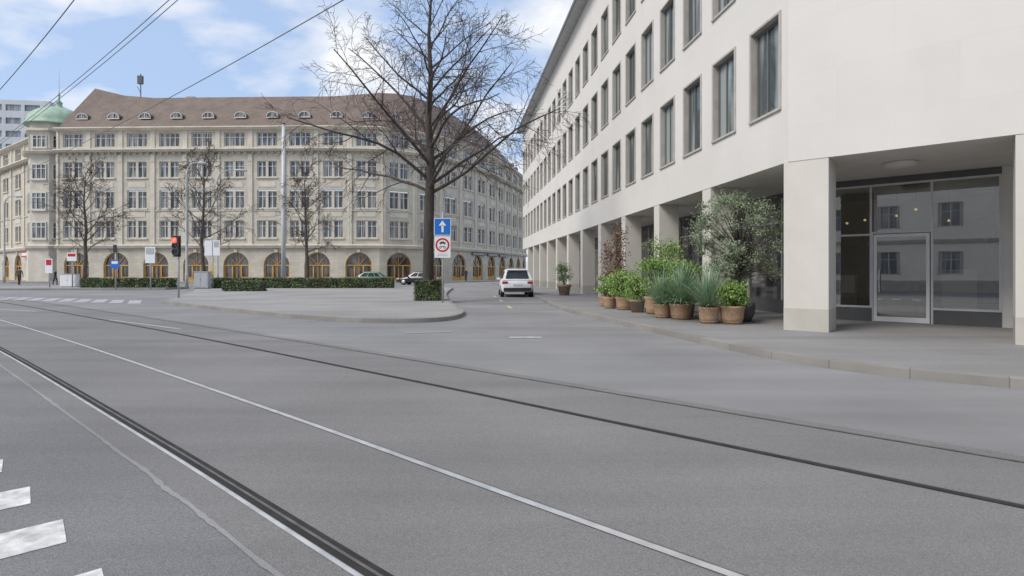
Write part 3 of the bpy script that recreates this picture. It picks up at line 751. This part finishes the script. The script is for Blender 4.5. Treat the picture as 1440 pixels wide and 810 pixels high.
def small_tree(seed,H,spread,lean=0):
    rnd=random.Random(seed); T=MB();Cm=MB(); T.smooth=True
    lead=[Vector((0,0,0))]; rr=[.22]
    n=8
    for k in range(1,n+1): lead.append(Vector((lean*k/n+rnd.uniform(-.12,.12),rnd.uniform(-.1,.1),H*.93*k/n))); rr.append(.18*(1-k/n)**.9+.012)
    T.tube(lead,rr,M['barkl'],8,caps=False)
    cfg=dict(trop=(.03,-.01,-.04,-.05),rmin=.011,wob=.12,max=3,kids=(7,5,3),t0=(.25,.2,.25),lr=(.48,.5,.55),mats=(M['barkl'],M['twigl']))
    N=22
    for k in range(N):
        t=k/(N-1); z=3.0+(H*.9-3.0)*t
        i=min(int(z/(H*.93)*n),n-1); p=lead[i].lerp(lead[i+1],z/(H*.93)*n-i)
        a=k*2.4+rnd.uniform(-.5,.5); el=math.radians(rnd.uniform(22,44)+18*t)
        L=spread*(1-.6*abs(t-.2)/.8)*rnd.uniform(.8,1.1)
        branch(T,Cm,p,Vector((math.cos(a)*math.cos(el),math.sin(a)*math.cos(el),math.sin(el))),L,.055*(1-.5*t),0,rnd,cfg)
    return T,Cm
for seed,x_,y_,H,sp in ((21,-37.1,47,10.8,4.1),(22,-26.6,46.5,12.0,4.3),(23,-17.9,47,11.2,3.2)):
    root=empty('bare_tree',(x_,y_,.1),label='bare pruned street tree in front of the sandstone building',category='tree',group='pruned street trees')
    T,Cm=small_tree(seed,H,sp); T.make('trunk',root); Cm.make('crown',root)

# ---------------------------------------------------------------- greenery
def leaf(mb,p,s,mat,rnd,asp=1.0):
    a=Vector((rnd.gauss(0,1),rnd.gauss(0,1),rnd.gauss(0,1))); 
    if a.length<.01: a=Vector((1,0,0))
    a.normalize(); b_=a.orthogonal().normalized(); b_.rotate(Matrix.Rotation(rnd.random()*6.28,3,a)); c=a.cross(b_)
    l=s*rnd.uniform(.7,1.3); w=l/asp
    mb.poly([p-b_*l*.5,p+c*w*.5,p+b_*l*.5,p-c*w*.5],mat)
def cloud(mb,c,r,n,s,mats,rnd,asp=1.5,shell=.55,rough=.25,seed=0):
    for k in range(n):
        d=Vector((rnd.gauss(0,1),rnd.gauss(0,1),rnd.gauss(0,1))).normalized()
        t=(shell+(1-shell)*rnd.random())
        t*=1+rough*noise.noise(d*2.2+Vector((seed,0,0)))*1.6
        p=Vector(c)+Vector((d.x*r[0]*t,d.y*r[1]*t,d.z*r[2]*t))
        leaf(mb,p,s,rnd.choice(mats),rnd,asp)
def hedge(name,label,cat,a,b_,w,h,z0,n,s,mat,**kw):
    rnd=random.Random(int(abs(a[0]*10))); a=Vector(a);b_=Vector(b_); L=(b_-a).length; fr=Fr(a,b_-a)
    o=empty(name,(a.x,a.y,z0),fr.ang,label=label,category=cat,**kw)
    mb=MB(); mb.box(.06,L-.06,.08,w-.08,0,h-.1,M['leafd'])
    for k in range(n):
        x_=rnd.uniform(0,L); f=rnd.random()
        hh=h+.07*noise.noise(Vector((x_*1.3,0,a.x)))
        if f<.5: p=Vector((x_,rnd.uniform(-.02,.08)+.05*noise.noise(Vector((x_*2,1,0))),rnd.uniform(.02,hh)))
        elif f<.9: p=Vector((x_,rnd.uniform(0,w),hh-abs(rnd.gauss(0,.05))))
        else: p=Vector((rnd.choice((0,L))+rnd.uniform(-.05,.05),rnd.uniform(0,w),rnd.uniform(.02,hh)))
        leaf(mb,p,s,mat,rnd,1.4)
    mb.make('foliage',o); return o
hedge('clipped_hedge','long low clipped green hedge along the traffic island','hedge',(-24.0,43.2),(-9.8,43.8),1.3,.82,.12,7500,.13,M['leaf'],group='low hedges')
hedge('clipped_hedge','low clipped green hedge beside the tram stop','hedge',(-35.2,44.0),(-28.0,44.0),1.2,.80,.12,4500,.13,M['leaf'],group='low hedges')
hedge('clipped_hedge','short low hedge on the traffic island corner','hedge',(-19.6,36.5),(-17.0,36.6),1.0,.7,.12,1800,.11,M['leaf'],group='low hedges')
hedge('planter_hedge','square clipped hedge around the big tree trunk','hedge',(-4.45,24.6),(-3.2,24.7),1.1,.92,.12,3200,.075,M['leaf'])
def pot(mb,kind,r,h):
    mb.smooth=True
    if kind=='wicker':
        mb.lathe([(r*.78,0),(r*.92,h*.35),(r,h*.85),(r*1.06,h*.9),(r*1.06,h),(r*.95,h),(r*.9,h*.9),(.01,h*.88)],M['wicker'],22)
        for k in range(5): 
            z=h*(.12+.17*k); rr=r*(.80+.2*(z/h)); mb.lathe([(rr,z-.012),(rr+.014,z),(rr,z+.012)],M['wicker'],22)
    elif kind=='zinc': mb.lathe([(r*.8,0),(r,h-.03),(r*1.04,h-.03),(r*1.04,h),(r*.95,h),(r*.93,h-.06),(.01,h-.06)],M['zinc'],22)
    elif kind=='black': mb.lathe([(r*.7,0),(r*.95,h*.4),(r,h*.8),(r*.98,h),(r*.9,h),(r*.88,h-.05),(.01,h-.05)],M['pot'],24)
    else: mb.lathe([(r*.72,0),(r*.95,h*.8),(r*1.08,h*.82),(r*1.08,h),(r*.95,h),(r*.93,h-.05),(.01,h-.05)],M['terra'],22)
def blades(mb,z,n,L,w,mat,rnd,droop=.5,spread=1.0):
    for k in range(n):
        a=rnd.random()*6.283; el=math.radians(rnd.uniform(12,86)); l=L*rnd.uniform(.6,1.1)
        d=Vector((math.cos(a)*math.cos(el)*spread,math.sin(a)*math.cos(el)*spread,math.sin(el))); side=Vector((-math.sin(a),math.cos(a),0))
        p=Vector((rnd.uniform(-.05,.05),rnd.uniform(-.05,.05),z)); prev=None
        for s_ in range(5):
            t=s_/4; ww=w*(1-t)**.7*.5+.001; q1=p-side*ww; q2=p+side*ww
            if prev: mb.poly([prev[0],prev[1],q2,q1],mat)
            prev=(q1,q2); d=(d+Vector((0,0,-droop*t*.6))).normalized(); p=p+d*l/4
G='potted plants along the colonnade'
def plant(x_,y_,kind,pr,ph,veg,label,**kw):
    rnd=random.Random(int(x_*1000+y_*77)); cat='potted plant'
    o=empty('potted_plant',(x_,y_,.122),rnd.random()*6,label=label,category=cat,group=G)
    m_=MB(); pot(m_,kind,pr,ph); m_.make('pot',o)
    f=MB()
    if veg=='ball':
        r=kw['r']; h=kw.get('h',r)
        cloud(f,(0,0,ph+h*.8),(r,r,h),kw.get('n',1900),.055,[M['leafb'],M['leafb'],M['shrub']],rnd,1.6,.55,.28,x_)
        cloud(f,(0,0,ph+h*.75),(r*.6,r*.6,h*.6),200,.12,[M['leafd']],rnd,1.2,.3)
    elif veg=='spiky': blades(f,ph-.03,kw.get('n',140),kw['L'],.032,M['blade'],rnd,kw.get('droop',.45))
    elif veg=='bush':
        for k in range(kw.get('k',6)):
            a=rnd.random()*6.28; t=rnd.random(); c=(math.cos(a)*kw['r']*.45,math.sin(a)*kw['r']*.45,ph+.2+kw['h']*t)
            f.tube([(0,0,ph-.05),(c[0]*.5,c[1]*.5,(ph+c[2])/2),c],[.015,.01,.005],M['bark'],4)
            cloud(f,c,(kw['r']*.6,kw['r']*.6,kw['h']*.28),kw.get('n',260),kw.get('s',.075),[M[kw.get('mat','shrub')],M['leafb'] if kw.get('mat','leaf')=='leaf' else M[kw['mat']]],rnd,2.0,.15,.4,k)
    f.make('foliage',o); return o
plant(5.62,13.8,'wicker',.30,.46,'ball','wicker basket pot with round bright green boxwood',r=.44,h=.36,n=2200)
plant(5.08,13.95,'wicker',.26,.42,'spiky','wicker basket pot with upright spiky grass-like plant',L=1.15,droop=.35,n=300)
plant(4.72,15.1,'wicker',.30,.44,'spiky','wicker pot with drooping silvery spiky plant',L=1.3,droop=.6,n=420)
plant(4.35,15.6,'wicker',.25,.40,'spiky','small wicker pot with long narrow leaves',L=1.1,droop=.5,n=280)
plant(5.15,16.0,'terra',.28,.5,'bush','brown pot with full bright green shrub',r=.62,h=.85,k=11,n=260)
plant(4.5,17.0,'wicker',.32,.55,'bush','wicker planter with loose green shrub',r=.65,h=.9,k=11,n=260)
plant(4.1,17.7,'terra',.26,.42,'ball','brown pot with rounded green shrub',r=.46,h=.46,n=2000)
plant(3.95,18.9,'wicker',.32,.44,'ball','wicker basket pot with dense rounded green shrub',r=.62,h=.58,n=3000)
plant(3.55,19.6,'wicker',.24,.40,'bush','wicker pot with small leafy shrub',r=.42,h=.55,k=7,n=190)
plant(3.62,20.8,'wicker',.26,.38,'bush','wicker pot with sparse low shrub',r=.40,h=.5,k=6,n=170)
plant(5.3,17.6,'zinc',.28,.5,'spiky','grey planter with tall narrow-leaved plant',L=1.35,droop=.4,n=240)
plant(5.35,18.9,'terra',.3,.5,'bush','brown pot with tall climbing ivy shrub',r=.75,h=1.8,k=16,n=240)
plant(4.2,22.2,'terra',.3,.5,'bush','brown pot with tall shrub of dry brownish leaves',r=.65,h=2.2,k=17,n=170,mat='redleaf',s=.09)
plant(2.95,30.5,'terra',.38,.6,'bush','brown pot with leafy dark green shrub',r=.6,h=1.0,k=9,n=200,mat='shrub')
rnd=random.Random(8)
o=empty('olive_tree',(6.12,14.5,.122),label='large silvery olive tree in a round dark grey pot',category='tree')
m_=MB(); pot(m_,'black',.38,.52); m_.make('pot',o)
T=MB(); T.smooth=True; T.tube([(0,0,.4),(.03,0,.8),(-.03,.03,1.2),(.02,0,1.6),(0,0,2.7)],[.07,.06,.055,.045,.015],M['bark'],8)
F=MB()
for k in range(96):
    a=rnd.random()*6.283; t=(k+.5)/96; z=1.2+2.15*t; env=math.sqrt(max(.08,1-((t-.45)/.62)**2))
    rr=1.22*env*math.sqrt(rnd.uniform(.05,1))
    c=Vector((math.cos(a)*rr,math.sin(a)*rr*.9,z+rnd.uniform(-.1,.1)))
    T.tube([(0,0,1.1+.9*t),c*.5+Vector((0,0,.60+.42*t)),c],[.016,.010,.004],M['bark'],4)
    cloud(F,c,(.27,.27,.20),150,.058,[M['olive'],M['olive'],M['shrub']],rnd,2.8,.1,.5,k)
    for j in range(3):
        q=c+Vector((rnd.uniform(-.35,.35),rnd.uniform(-.35,.35),rnd.uniform(-.1,.38)))
        T.tube([c,q],[.005,.002],M['bark'],3,caps=False)
        for l_ in range(14): leaf(F,c.lerp(q,l_/13)+Vector((rnd.gauss(0,.02),rnd.gauss(0,.02),rnd.gauss(0,.02))),.06,M['olive'],rnd,2.8)
T.make('trunk',o); F.make('crown',o)

# ---------------------------------------------------------------- vehicles
def car(label,loc,rz,paint,L=4.4,W=1.84,Hh=1.62,suv=True,cat='car'):
    o=empty('parked_car',loc,rz,label=label,category=cat)
    hw=W/2; y0,y1=-L/2,L/2; belt=.98 if suv else .88
    st=[(y0,.42,.50,.72,.80),(y0+.05,.34,.50,belt-.12,.90),(y0+.16,.30,.52,belt-.03,.965),(y0+.55,.27,.55,belt,1.0),(y0+1.4,.27,.55,belt,1.0),(.4,.27,.55,belt-.01,1.0),(y1-1.25,.27,.55,belt-.03,.99),(y1-.6,.28,.52,belt-.13,.965),(y1-.18,.30,.50,belt-.24,.9),(y1-.03,.36,.48,belt-.36,.8),(y1,.42,.5,.58,.72)]
    V=[];F=[]
    for y,zb,zm,zt,w in st:
        w*=hw
        ring=[(-w*.9,zb),(-w*.97,zb+.10),(-w*1.0,zm+.1),(-w*.975,zt-.10),(-w*.91,zt-.01),(-w*.5,zt+.015),(0,zt+.02),(w*.5,zt+.015),(w*.91,zt-.01),(w*.975,zt-.10),(w,zm+.1),(w*.97,zb+.10),(w*.9,zb)]
        V+= [(x,y,z) for x,z in ring]
    n=13
    for i in range(len(st)-1):
        for k in range(n):
            k2=(k+1)%n; F.append((i*n+k,(i+1)*n+k,(i+1)*n+k2,i*n+k2))
    F.append(tuple(range(n))); F.append(tuple((len(st)-1)*n+k for k in range(n))[::-1])
    mb=MB(); mb.smooth=True; mb.faces(V,F,paint)
    if suv: B=[(y0+.12,y1-1.15)];T=(y0+.55,y1-2.0)
    else: B=[(y0+.35,y1-1.15)];T=(y0+1.05,y1-1.95)
    yb0,yb1=B[0]; yt0,yt1=T; wb=hw*.92; wt=hw*.70; zb=belt-.02; zt=Hh-.07
    c=[Vector(p) for p in ((-wb,yb0,zb),(wb,yb0,zb),(wb,yb1,zb),(-wb,yb1,zb),(-wt,yt0,zt),(wt,yt0,zt),(wt,yt1,zt),(-wt,yt1,zt))]
    mid=[Vector((x,y,Hh)) for x,y in ((-wt*.75,yt0+.22),(wt*.75,yt0+.22),(wt*.75,yt1-.25),(-wt*.75,yt1-.25))]
    mb.faces(c+mid,[(0,1,5,4),(2,3,7,6),(1,2,6,5),(3,0,4,7),(4,5,9,8),(5,6,10,9),(6,7,11,10),(7,4,8,11),(8,9,10,11)],paint)
    body=mb.make('body',o)
    bv=body.modifiers.new('bevel','BEVEL'); bv.width=.05; bv.segments=3; bv.limit_method='ANGLE'; bv.angle_limit=math.radians(38); bv.harden_normals=False
    def win(q,a0,a1,b0,b1,name,off=.012):
        q=[c[i] for i in q]; 
        def P(u_,v_): return (q[0].lerp(q[1],u_)).lerp(q[3].lerp(q[2],u_),v_)
        nrm=(q[1]-q[0]).cross(q[3]-q[0]).normalized()
        m_=MB(); k=.05
        m_.poly([P(a0,b0+k)+nrm*off,P(a0+k*.6,b0)+nrm*off,P(a1-k*.6,b0)+nrm*off,P(a1,b0+k)+nrm*off,P(a1,b1-k)+nrm*off,P(a1-k*.6,b1)+nrm*off,P(a0+k*.6,b1)+nrm*off,P(a0,b1-k)+nrm*off],M['cglass']); m_.make(name,o)
    win((0,1,5,4),.09,.91,.14,.86,'rear_window'); win((2,3,7,6),.06,.94,.08,.92,'windscreen')
    for q in ((1,2,6,5),):
        win(q,.06,.28,.14,.86,'side_window'); win(q,.31,.58,.12,.86,'side_window'); win(q,.61,.9,.12,.86,'side_window')
    for q in ((3,0,4,7),):
        win(q,.72,.94,.14,.86,'side_window'); win(q,.42,.69,.12,.86,'side_window'); win(q,.10,.39,.12,.86,'side_window')
    m_=MB(); m_.box(-hw*.84,hw*.84,y0-.04,y0+.2,.34,.54,M['black']); m_.box(-hw*.84,hw*.84,y1-.2,y1+.03,.3,.46,M['black']); m_.make('bumper',o)
    m_=MB(); m_.box(-.26,.26,y0-.03,y0+.04,.68,.79,M['white']); m_.make('number_plate',o)
    for s_ in (-1,1):
        m_=MB(); xs_=sorted((s_*hw*.60,s_*hw*.93)); m_.box(xs_[0],xs_[1],y0+.0,y0+.3,belt-.20,belt-.08,M['tail']); m_.make('tail_light',o)
        m_=MB(); xs_=sorted((s_*hw*.55,s_*hw*.86)); m_.box(xs_[0],xs_[1],y1-.28,y1-.02,.62,.72,M['white']); m_.make('headlight',o)
        m_=MB(); xs_=sorted((s_*hw*.96,s_*(hw+.15))); m_.box(xs_[0],xs_[1],y1-1.45,y1-1.3,belt-.02,belt+.11,paint); m_.make('wing_mirror',o)
    if suv:
        m_=MB(); m_.box(-wt*.88,wt*.88,yt0-.16,yt0+.1,Hh-.09,Hh-.055,paint); m_.make('spoiler',o)
    r=.35
    for s_ in (-1,1):
        for yy in (y0+.82,y1-.86):
            m_=MB(); m_.smooth=True
            x=s_*(hw-.1)
            m_.tube([(x-.11,yy,r),(x-.09,yy,r),(x+.09,yy,r),(x+.11,yy,r)],[r*.9,r,r,r*.9],M['tyre'],20)
            m_.tube([(x+s_*.08,yy,r),(x+s_*.118,yy,r)],[r*.62,r*.6],M['alu'],16)
            m_.make('wheel',o)
    return o
car('white compact SUV seen from behind, parked beside the kerb',(.18,32.6,0),math.atan(.06),M['carw'],L=4.5,W=1.86,Hh=1.62)
car('dark green hatchback parked behind the hedge',(-15.2,57,0),math.radians(88),M['carg'],L=4.4,W=1.78,Hh=1.46,suv=False)
car('black saloon car parked beyond the hedge',(-10.4,60,0),math.radians(80),M['carb'],L=4.5,W=1.8,Hh=1.44,suv=False)

# ---------------------------------------------------------------- street furniture
def disc(mb,c,r,y,mat,n=28,r0=0):
    P=[(c[0]+r*math.cos(2*math.pi*k/n),y,c[1]+r*math.sin(2*math.pi*k/n)) for k in range(n)]
    if r0==0: mb.poly(P,mat)
    else:
        Q=[(c[0]+r0*math.cos(2*math.pi*k/n),y,c[1]+r0*math.sin(2*math.pi*k/n)) for k in range(n)]
        for k in range(n): mb.poly([P[k],P[(k+1)%n],Q[(k+1)%n],Q[k]],mat)
o=empty('road_sign',(-2.95,23.0,.12),label='grey pole with blue one-way arrow sign and prohibition sign',category='traffic sign')
mb=MB(); mb.smooth=True; mb.tube([(0,0,0),(0,0,3.85)],.035,M['grey'],12); mb.make('pole',o)
mb=MB(); mb.box(-.36,.36,-.065,-.04,2.87,3.60,M['white']); mb.box(-.335,.335,-.068,-.0655,2.895,3.575,M['blue'])
mb.box(-.045,.045,-.0735,-.0685,3.0,3.3,M['white']); mb.poly([(-.16,-.0735,3.28),(.16,-.0735,3.28),(0,-.0735,3.5)],M['white']); mb.make('one_way_panel',o)
mb=MB(); mb.box(-.34,.34,-.065,-.04,1.92,2.83,M['white']); disc(mb,(0,2.46),.30,-.068,M['red'],r0=.225)
mb.box(-.13,.13,-.07,-.067,2.52,2.57,M['black']); mb.box(-.08,.07,-.07,-.067,2.575,2.61,M['black']); disc(mb,(-.08,2.51),.025,-.072,M['black'],10); disc(mb,(.08,2.51),.025,-.072,M['black'],10)
disc(mb,(-.09,2.36),.05,-.07,M['black'],12,.03); disc(mb,(.09,2.36),.05,-.07,M['black'],12,.03); mb.box(-.08,.08,-.071,-.067,2.385,2.41,M['black'])
for z_,w_ in ((2.07,.20),(2.00,.24)): mb.box(-w_,w_,-.07,-.067,z_,z_+.018,M['grey'])
mb.make('prohibition_panel',o)
o=empty('traffic_light',(-16.9,27.4,.12),label='traffic light on a pole at the kerb showing red',category='traffic light')
mb=MB(); mb.smooth=True; mb.tube([(0,0,0),(0,0,3.1)],.045,M['grey'],10); mb.make('pole',o)
mb=MB(); mb.box(-.19,.19,-.15,-.12,2.08,3.14,M['black']); mb.box(-.12,.12,-.34,-.15,2.16,3.06,M['greyd'])
for z_ in (2.30,2.60): disc(mb,(0,z_),.095,-.345,M['black'],16)
for z_ in (2.30,2.60,2.90): mb.tube([(0,-.34,z_+.02),(0,-.40,z_+.03)],[.125,.12],M['black'],12,caps=False)
mb.make('signal_head',o)
mb=MB(); disc(mb,(0,2.90),.125,-.35,M['lit'],18); mb.make('red_lens',o)
def lamp(x_,y_,H,arm,label):
    o=empty('street_lamp',(x_,y_,.12),label=label,category='street lamp',group='street lamps')
    mb=MB(); mb.smooth=True; mb.tube([(0,0,0),(0,0,1.2),(0,0,1.25),(0,0,H-1),(arm*.15,0,H-.3),(arm*.5,0,H),(arm,0,H+.05)],[.13,.13,.10,.08,.06,.05,.04],M['grey'],10); mb.make('pole',o)
    mb=MB(); mb.smooth=True; mb.tube([(arm*.9,0,H+.03),(arm*1.1,0,H+.03),(arm*1.5,0,H-.02),(arm*1.6,0,H-.04)],[.06,.14,.13,.04],M['grey'],10); mb.make('lamp_head',o)
lamp(-26.6,44.2,10.2,1.0,'tall grey street lamp with curved arm on the island')
lamp(-31.6,58,12.2,2.0,'tall grey street lamp with curved arm by the far kerb')
lamp(-62,66,10.5,1.4,'grey street lamp beside the corner building')
o=empty('overhead_wire_mast',(-19.45,46,.12),label='tall slim light grey steel mast behind the hedge',category='mast')
mb=MB(); mb.smooth=True; mb.tube([(0,0,0),(0,0,6),(0,0,13.9)],[.19,.17,.12],M['lgrey'],14); mb.make('mast_pole',o); mb=MB(); mb.smooth=True; mb.lathe([(.13,13.85),(.13,13.95),(.01,14.02)],M['greyd'],12); mb.make('cap',o)
def signpost(x_,y_,H,boards,label,name='sign_post'):
    o=empty(name,(x_,y_,.13),label=label,category='sign',group='signs at the tram stop')
    mb=MB(); mb.smooth=True; mb.tube([(0,0,0),(0,0,H)],.05,M['grey'],8); mb.make('pole',o)
    for b_ in boards:
        x0,x1,z0,z1,m_=b_[:5]; mb=MB(); mb.box(x0,x1,-.09,-.05,z0,z1,M[m_])
        if len(b_)>5: mb.box(x0+.08,x1-.08,-.1,-.091,z0+(z1-z0)*.55,z1-.08,M[b_[5]])
        mb.make('sign_board',o)
signpost(-26.75,40,3.2,[(-.35,.38,1.95,3.15,'white','grey')],'tram stop sign with white information box')
signpost(-28.6,39,3.3,[(-.3,.3,1.55,2.15,'blue','white'),(-.12,.12,2.7,3.25,'black')],'grey pole with small blue sign')
signpost(-36.6,45,3.1,[(-.4,.4,2.2,2.9,'white','red')],'pole with white and red sign')
signpost(-23.8,43,3.9,[(-.6,-.02,2.6,3.8,'white'),(.06,.6,2.6,3.8,'white','grey'),(-.09,.09,.9,2.0,'yellow')],'pole carrying two white notice boards')
signpost(-38.5,45,2.6,[(-.3,.3,1.2,2.4,'white','red')],'short pole with white poster box')
def cabinet(x_,y_,w,h,m_,label):
    o=empty('utility_cabinet',(x_,y_,.12),label=label,category='utility box')
    mb=MB(); mb.box(-w/2,w/2,0,.5,.06,h,M[m_]); mb.box(-w/2-.03,w/2+.03,-.03,.53,h,h+.05,M['grey']); mb.box(-w/2+.04,w/2-.04,.03,.47,0,.06,M['greyd']); mb.make('housing',o)
    mb=MB(); mb.box(-w/2+.06,-.01,-.012,-.002,.12,h-.08,M[m_]); mb.box(.01,w/2-.06,-.012,-.002,.12,h-.08,M[m_]); mb.box(-.05,-.03,-.03,-.012,h*.5,h*.6,M['black']); mb.make('door',o)
cabinet(-24.3,42.2,1.1,1.3,'grey','grey metal utility cabinet beside the hedge')
cabinet(-38.0,46.2,1.3,1.1,'white','white utility cabinet at the tram stop')
def wire(off,z,r,label):
    mb=MB(); P=offs(A,-off); pts=[(p.x,p.y,z) for p in P]
    mb.tube(pts,r,M['greyd'],4)
    mb.make('overhead_wire',label=label,category='wire',group='overhead tram wires')
wire(.6,6.0,.009,'black overhead contact wire above the tram track')
wire(1.62,6.0,.007,'black overhead feeder wire above the street'); wire(1.75,6.05,.007,'black overhead feeder wire above the street'); wire(3.5,6.0,.009,'black overhead contact wire above the tram track')
def person(loc,rz,top,legs,label,stride=.0):
    o=empty('person',loc,rz,label=label,category='person')
    J=[(0,0,.95),(0,0,1.15),(0,0,1.40),(0,.01,1.50),(0,.02,1.60),(0,.02,1.72),
       (-.09,0,.90),(-.10,stride,.50),(-.10,stride*.8-.02,.09),(-.10,stride*.8+.12,.04),
       (.09,0,.90),(.10,-stride,.50),(.10,-stride*1.6,.09),(.10,-stride*1.6+.12,.04),
       (-.19,0,1.38),(-.24,-.02-stride*.5,1.10),(-.24,.06-stride*.5,.86),(-.235,.09-stride*.5,.76),
       (.19,0,1.38),(.24,-.02+stride*.5,1.10),(.24,.06+stride*.5,.86),(.235,.09+stride*.5,.76)]
    E=[(0,1),(1,2),(2,3),(3,4),(4,5),(0,6),(6,7),(7,8),(8,9),(0,10),(10,11),(11,12),(12,13),(2,14),(14,15),(15,16),(16,17),(2,18),(18,19),(19,20),(20,21)]
    rad=[.14,.13,.15,.055,.09,.085,.09,.065,.045,.04,.09,.065,.045,.04,.06,.045,.035,.035,.06,.045,.035,.035]
    me=bpy.data.meshes.new('body'); me.from_pydata(J,E,[]); b_=bpy.data.objects.new('body',me); COL.objects.link(b_); b_.parent=o
    sk=b_.modifiers.new('skin','SKIN')
    for i,r in enumerate(rad): me.skin_vertices[0].data[i].radius=(r,r*.8); 
    me.skin_vertices[0].data[0].use_root=True
    ss=b_.modifiers.new('sub','SUBSURF'); ss.levels=2; ss.render_levels=2
    dg=bpy.context.evaluated_depsgraph_get(); bpy.context.view_layer.update(); dg.update()
    ev=b_.evaluated_get(dg); nm=bpy.data.meshes.new_from_object(ev); b_.modifiers.clear(); b_.data=nm
    nm.materials.clear()
    for m_ in (M[top],M[legs],M['skin'],M['hair']): nm.materials.append(m_)
    for p in nm.polygons:
        z=p.center.z; p.use_smooth=True
        p.material_index = 2 if z>1.47 else (1 if z<.92 and abs(p.center.x)<.19 else 0)
        if z<.84 and abs(p.center.x)>.19: p.material_index=2
        if z>1.70 or (z>1.56 and p.center.y<0.0): p.material_index=3
person((-47.4,52,.14),.4,'cloth2','cloth','person in grey jacket walking on the tram stop',.14)
person((-6.0,70.5,.13),2.6,'cloth','cloth','person in dark coat standing by the building entrance',.05)
person((-49.0,58,0),-1.2,'cloth','cloth','person in dark clothes walking near the corner building',.12)

# ---------------------------------------------------------------- world, sun, camera
W=bpy.data.worlds.new("World"); S.world=W; W.use_nodes=True; nt=W.node_tree; bg=nt.nodes['Background']
sky=nt.nodes.new('ShaderNodeTexSky'); sky.sky_type='NISHITA'; sky.sun_disc=False
SE,SA=math.radians(46),math.radians(238)
sky.sun_elevation=SE; sky.sun_rotation=SA; sky.air_density=1.0; sky.dust_density=.6; sky.ozone_density=1.2
bg.inputs['Strength'].default_value=.15
tc=nt.nodes.new('ShaderNodeTexCoord'); sep=nt.nodes.new('ShaderNodeSeparateXYZ'); nt.links.new(tc.outputs['Generated'],sep.inputs[0])
mz=nt.nodes.new('ShaderNodeMath'); mz.operation='MAXIMUM'; mz.inputs[1].default_value=0; nt.links.new(sep.outputs[2],mz.inputs[0])
ad=nt.nodes.new('ShaderNodeMath'); ad.operation='ADD'; ad.inputs[1].default_value=.30; nt.links.new(mz.outputs[0],ad.inputs[0])
cm=nt.nodes.new('ShaderNodeCombineXYZ')
for i in (0,1):
    dv=nt.nodes.new('ShaderNodeMath'); dv.operation='DIVIDE'; nt.links.new(sep.outputs[i],dv.inputs[0]); nt.links.new(ad.outputs[0],dv.inputs[1]); nt.links.new(dv.outputs[0],cm.inputs[i])
mp=nt.nodes.new('ShaderNodeMapping'); mp.inputs['Location'].default_value=(2.3,.7,0); mp.inputs['Scale'].default_value=(.9,1.2,1); nt.links.new(cm.outputs[0],mp.inputs[0])
n=nd(nt,'ShaderNodeTexNoise',Scale=2.9,Detail=10,Roughness=.5,Distortion=.1); nt.links.new(mp.outputs[0],n.inputs['Vector'])
r=nt.nodes.new('ShaderNodeValToRGB'); r.color_ramp.elements[0].position=.46; r.color_ramp.elements[1].position=.64; r.color_ramp.elements[0].color=(0,0,0,1); r.color_ramp.elements[1].color=(.97,.97,.97,1)
nt.links.new(n.outputs['Fac'],r.inputs['Fac'])
hz=mixc(nt,.7,sky.outputs['Color'],(3.6,4.7,6.7))
c=mixc(nt,r.outputs['Color'],hz,(6.7,6.75,6.85))
nt.links.new(c,bg.inputs['Color'])
sd=bpy.data.lights.new('sun','SUN'); sd.energy=2.85; sd.angle=math.radians(24); sd.color=(1,.945,.875)
so=bpy.data.objects.new('sun',sd); COL.objects.link(so)
dirv=Vector((math.sin(SA)*math.cos(SE),math.cos(SA)*math.cos(SE),math.sin(SE)))
so.rotation_euler=dirv.to_track_quat('Z','Y').to_euler(); so.location=(0,0,40)
cd=bpy.data.cameras.new('camera'); cd.lens=19; cd.sensor_width=36; cd.shift_y=-23/1440; cd.clip_end=3000; cd.clip_start=.05
co=bpy.data.objects.new('camera',cd); COL.objects.link(co); co.location=(0,0,1.45); co.rotation_euler=(math.pi/2,0,0); S.camera=co
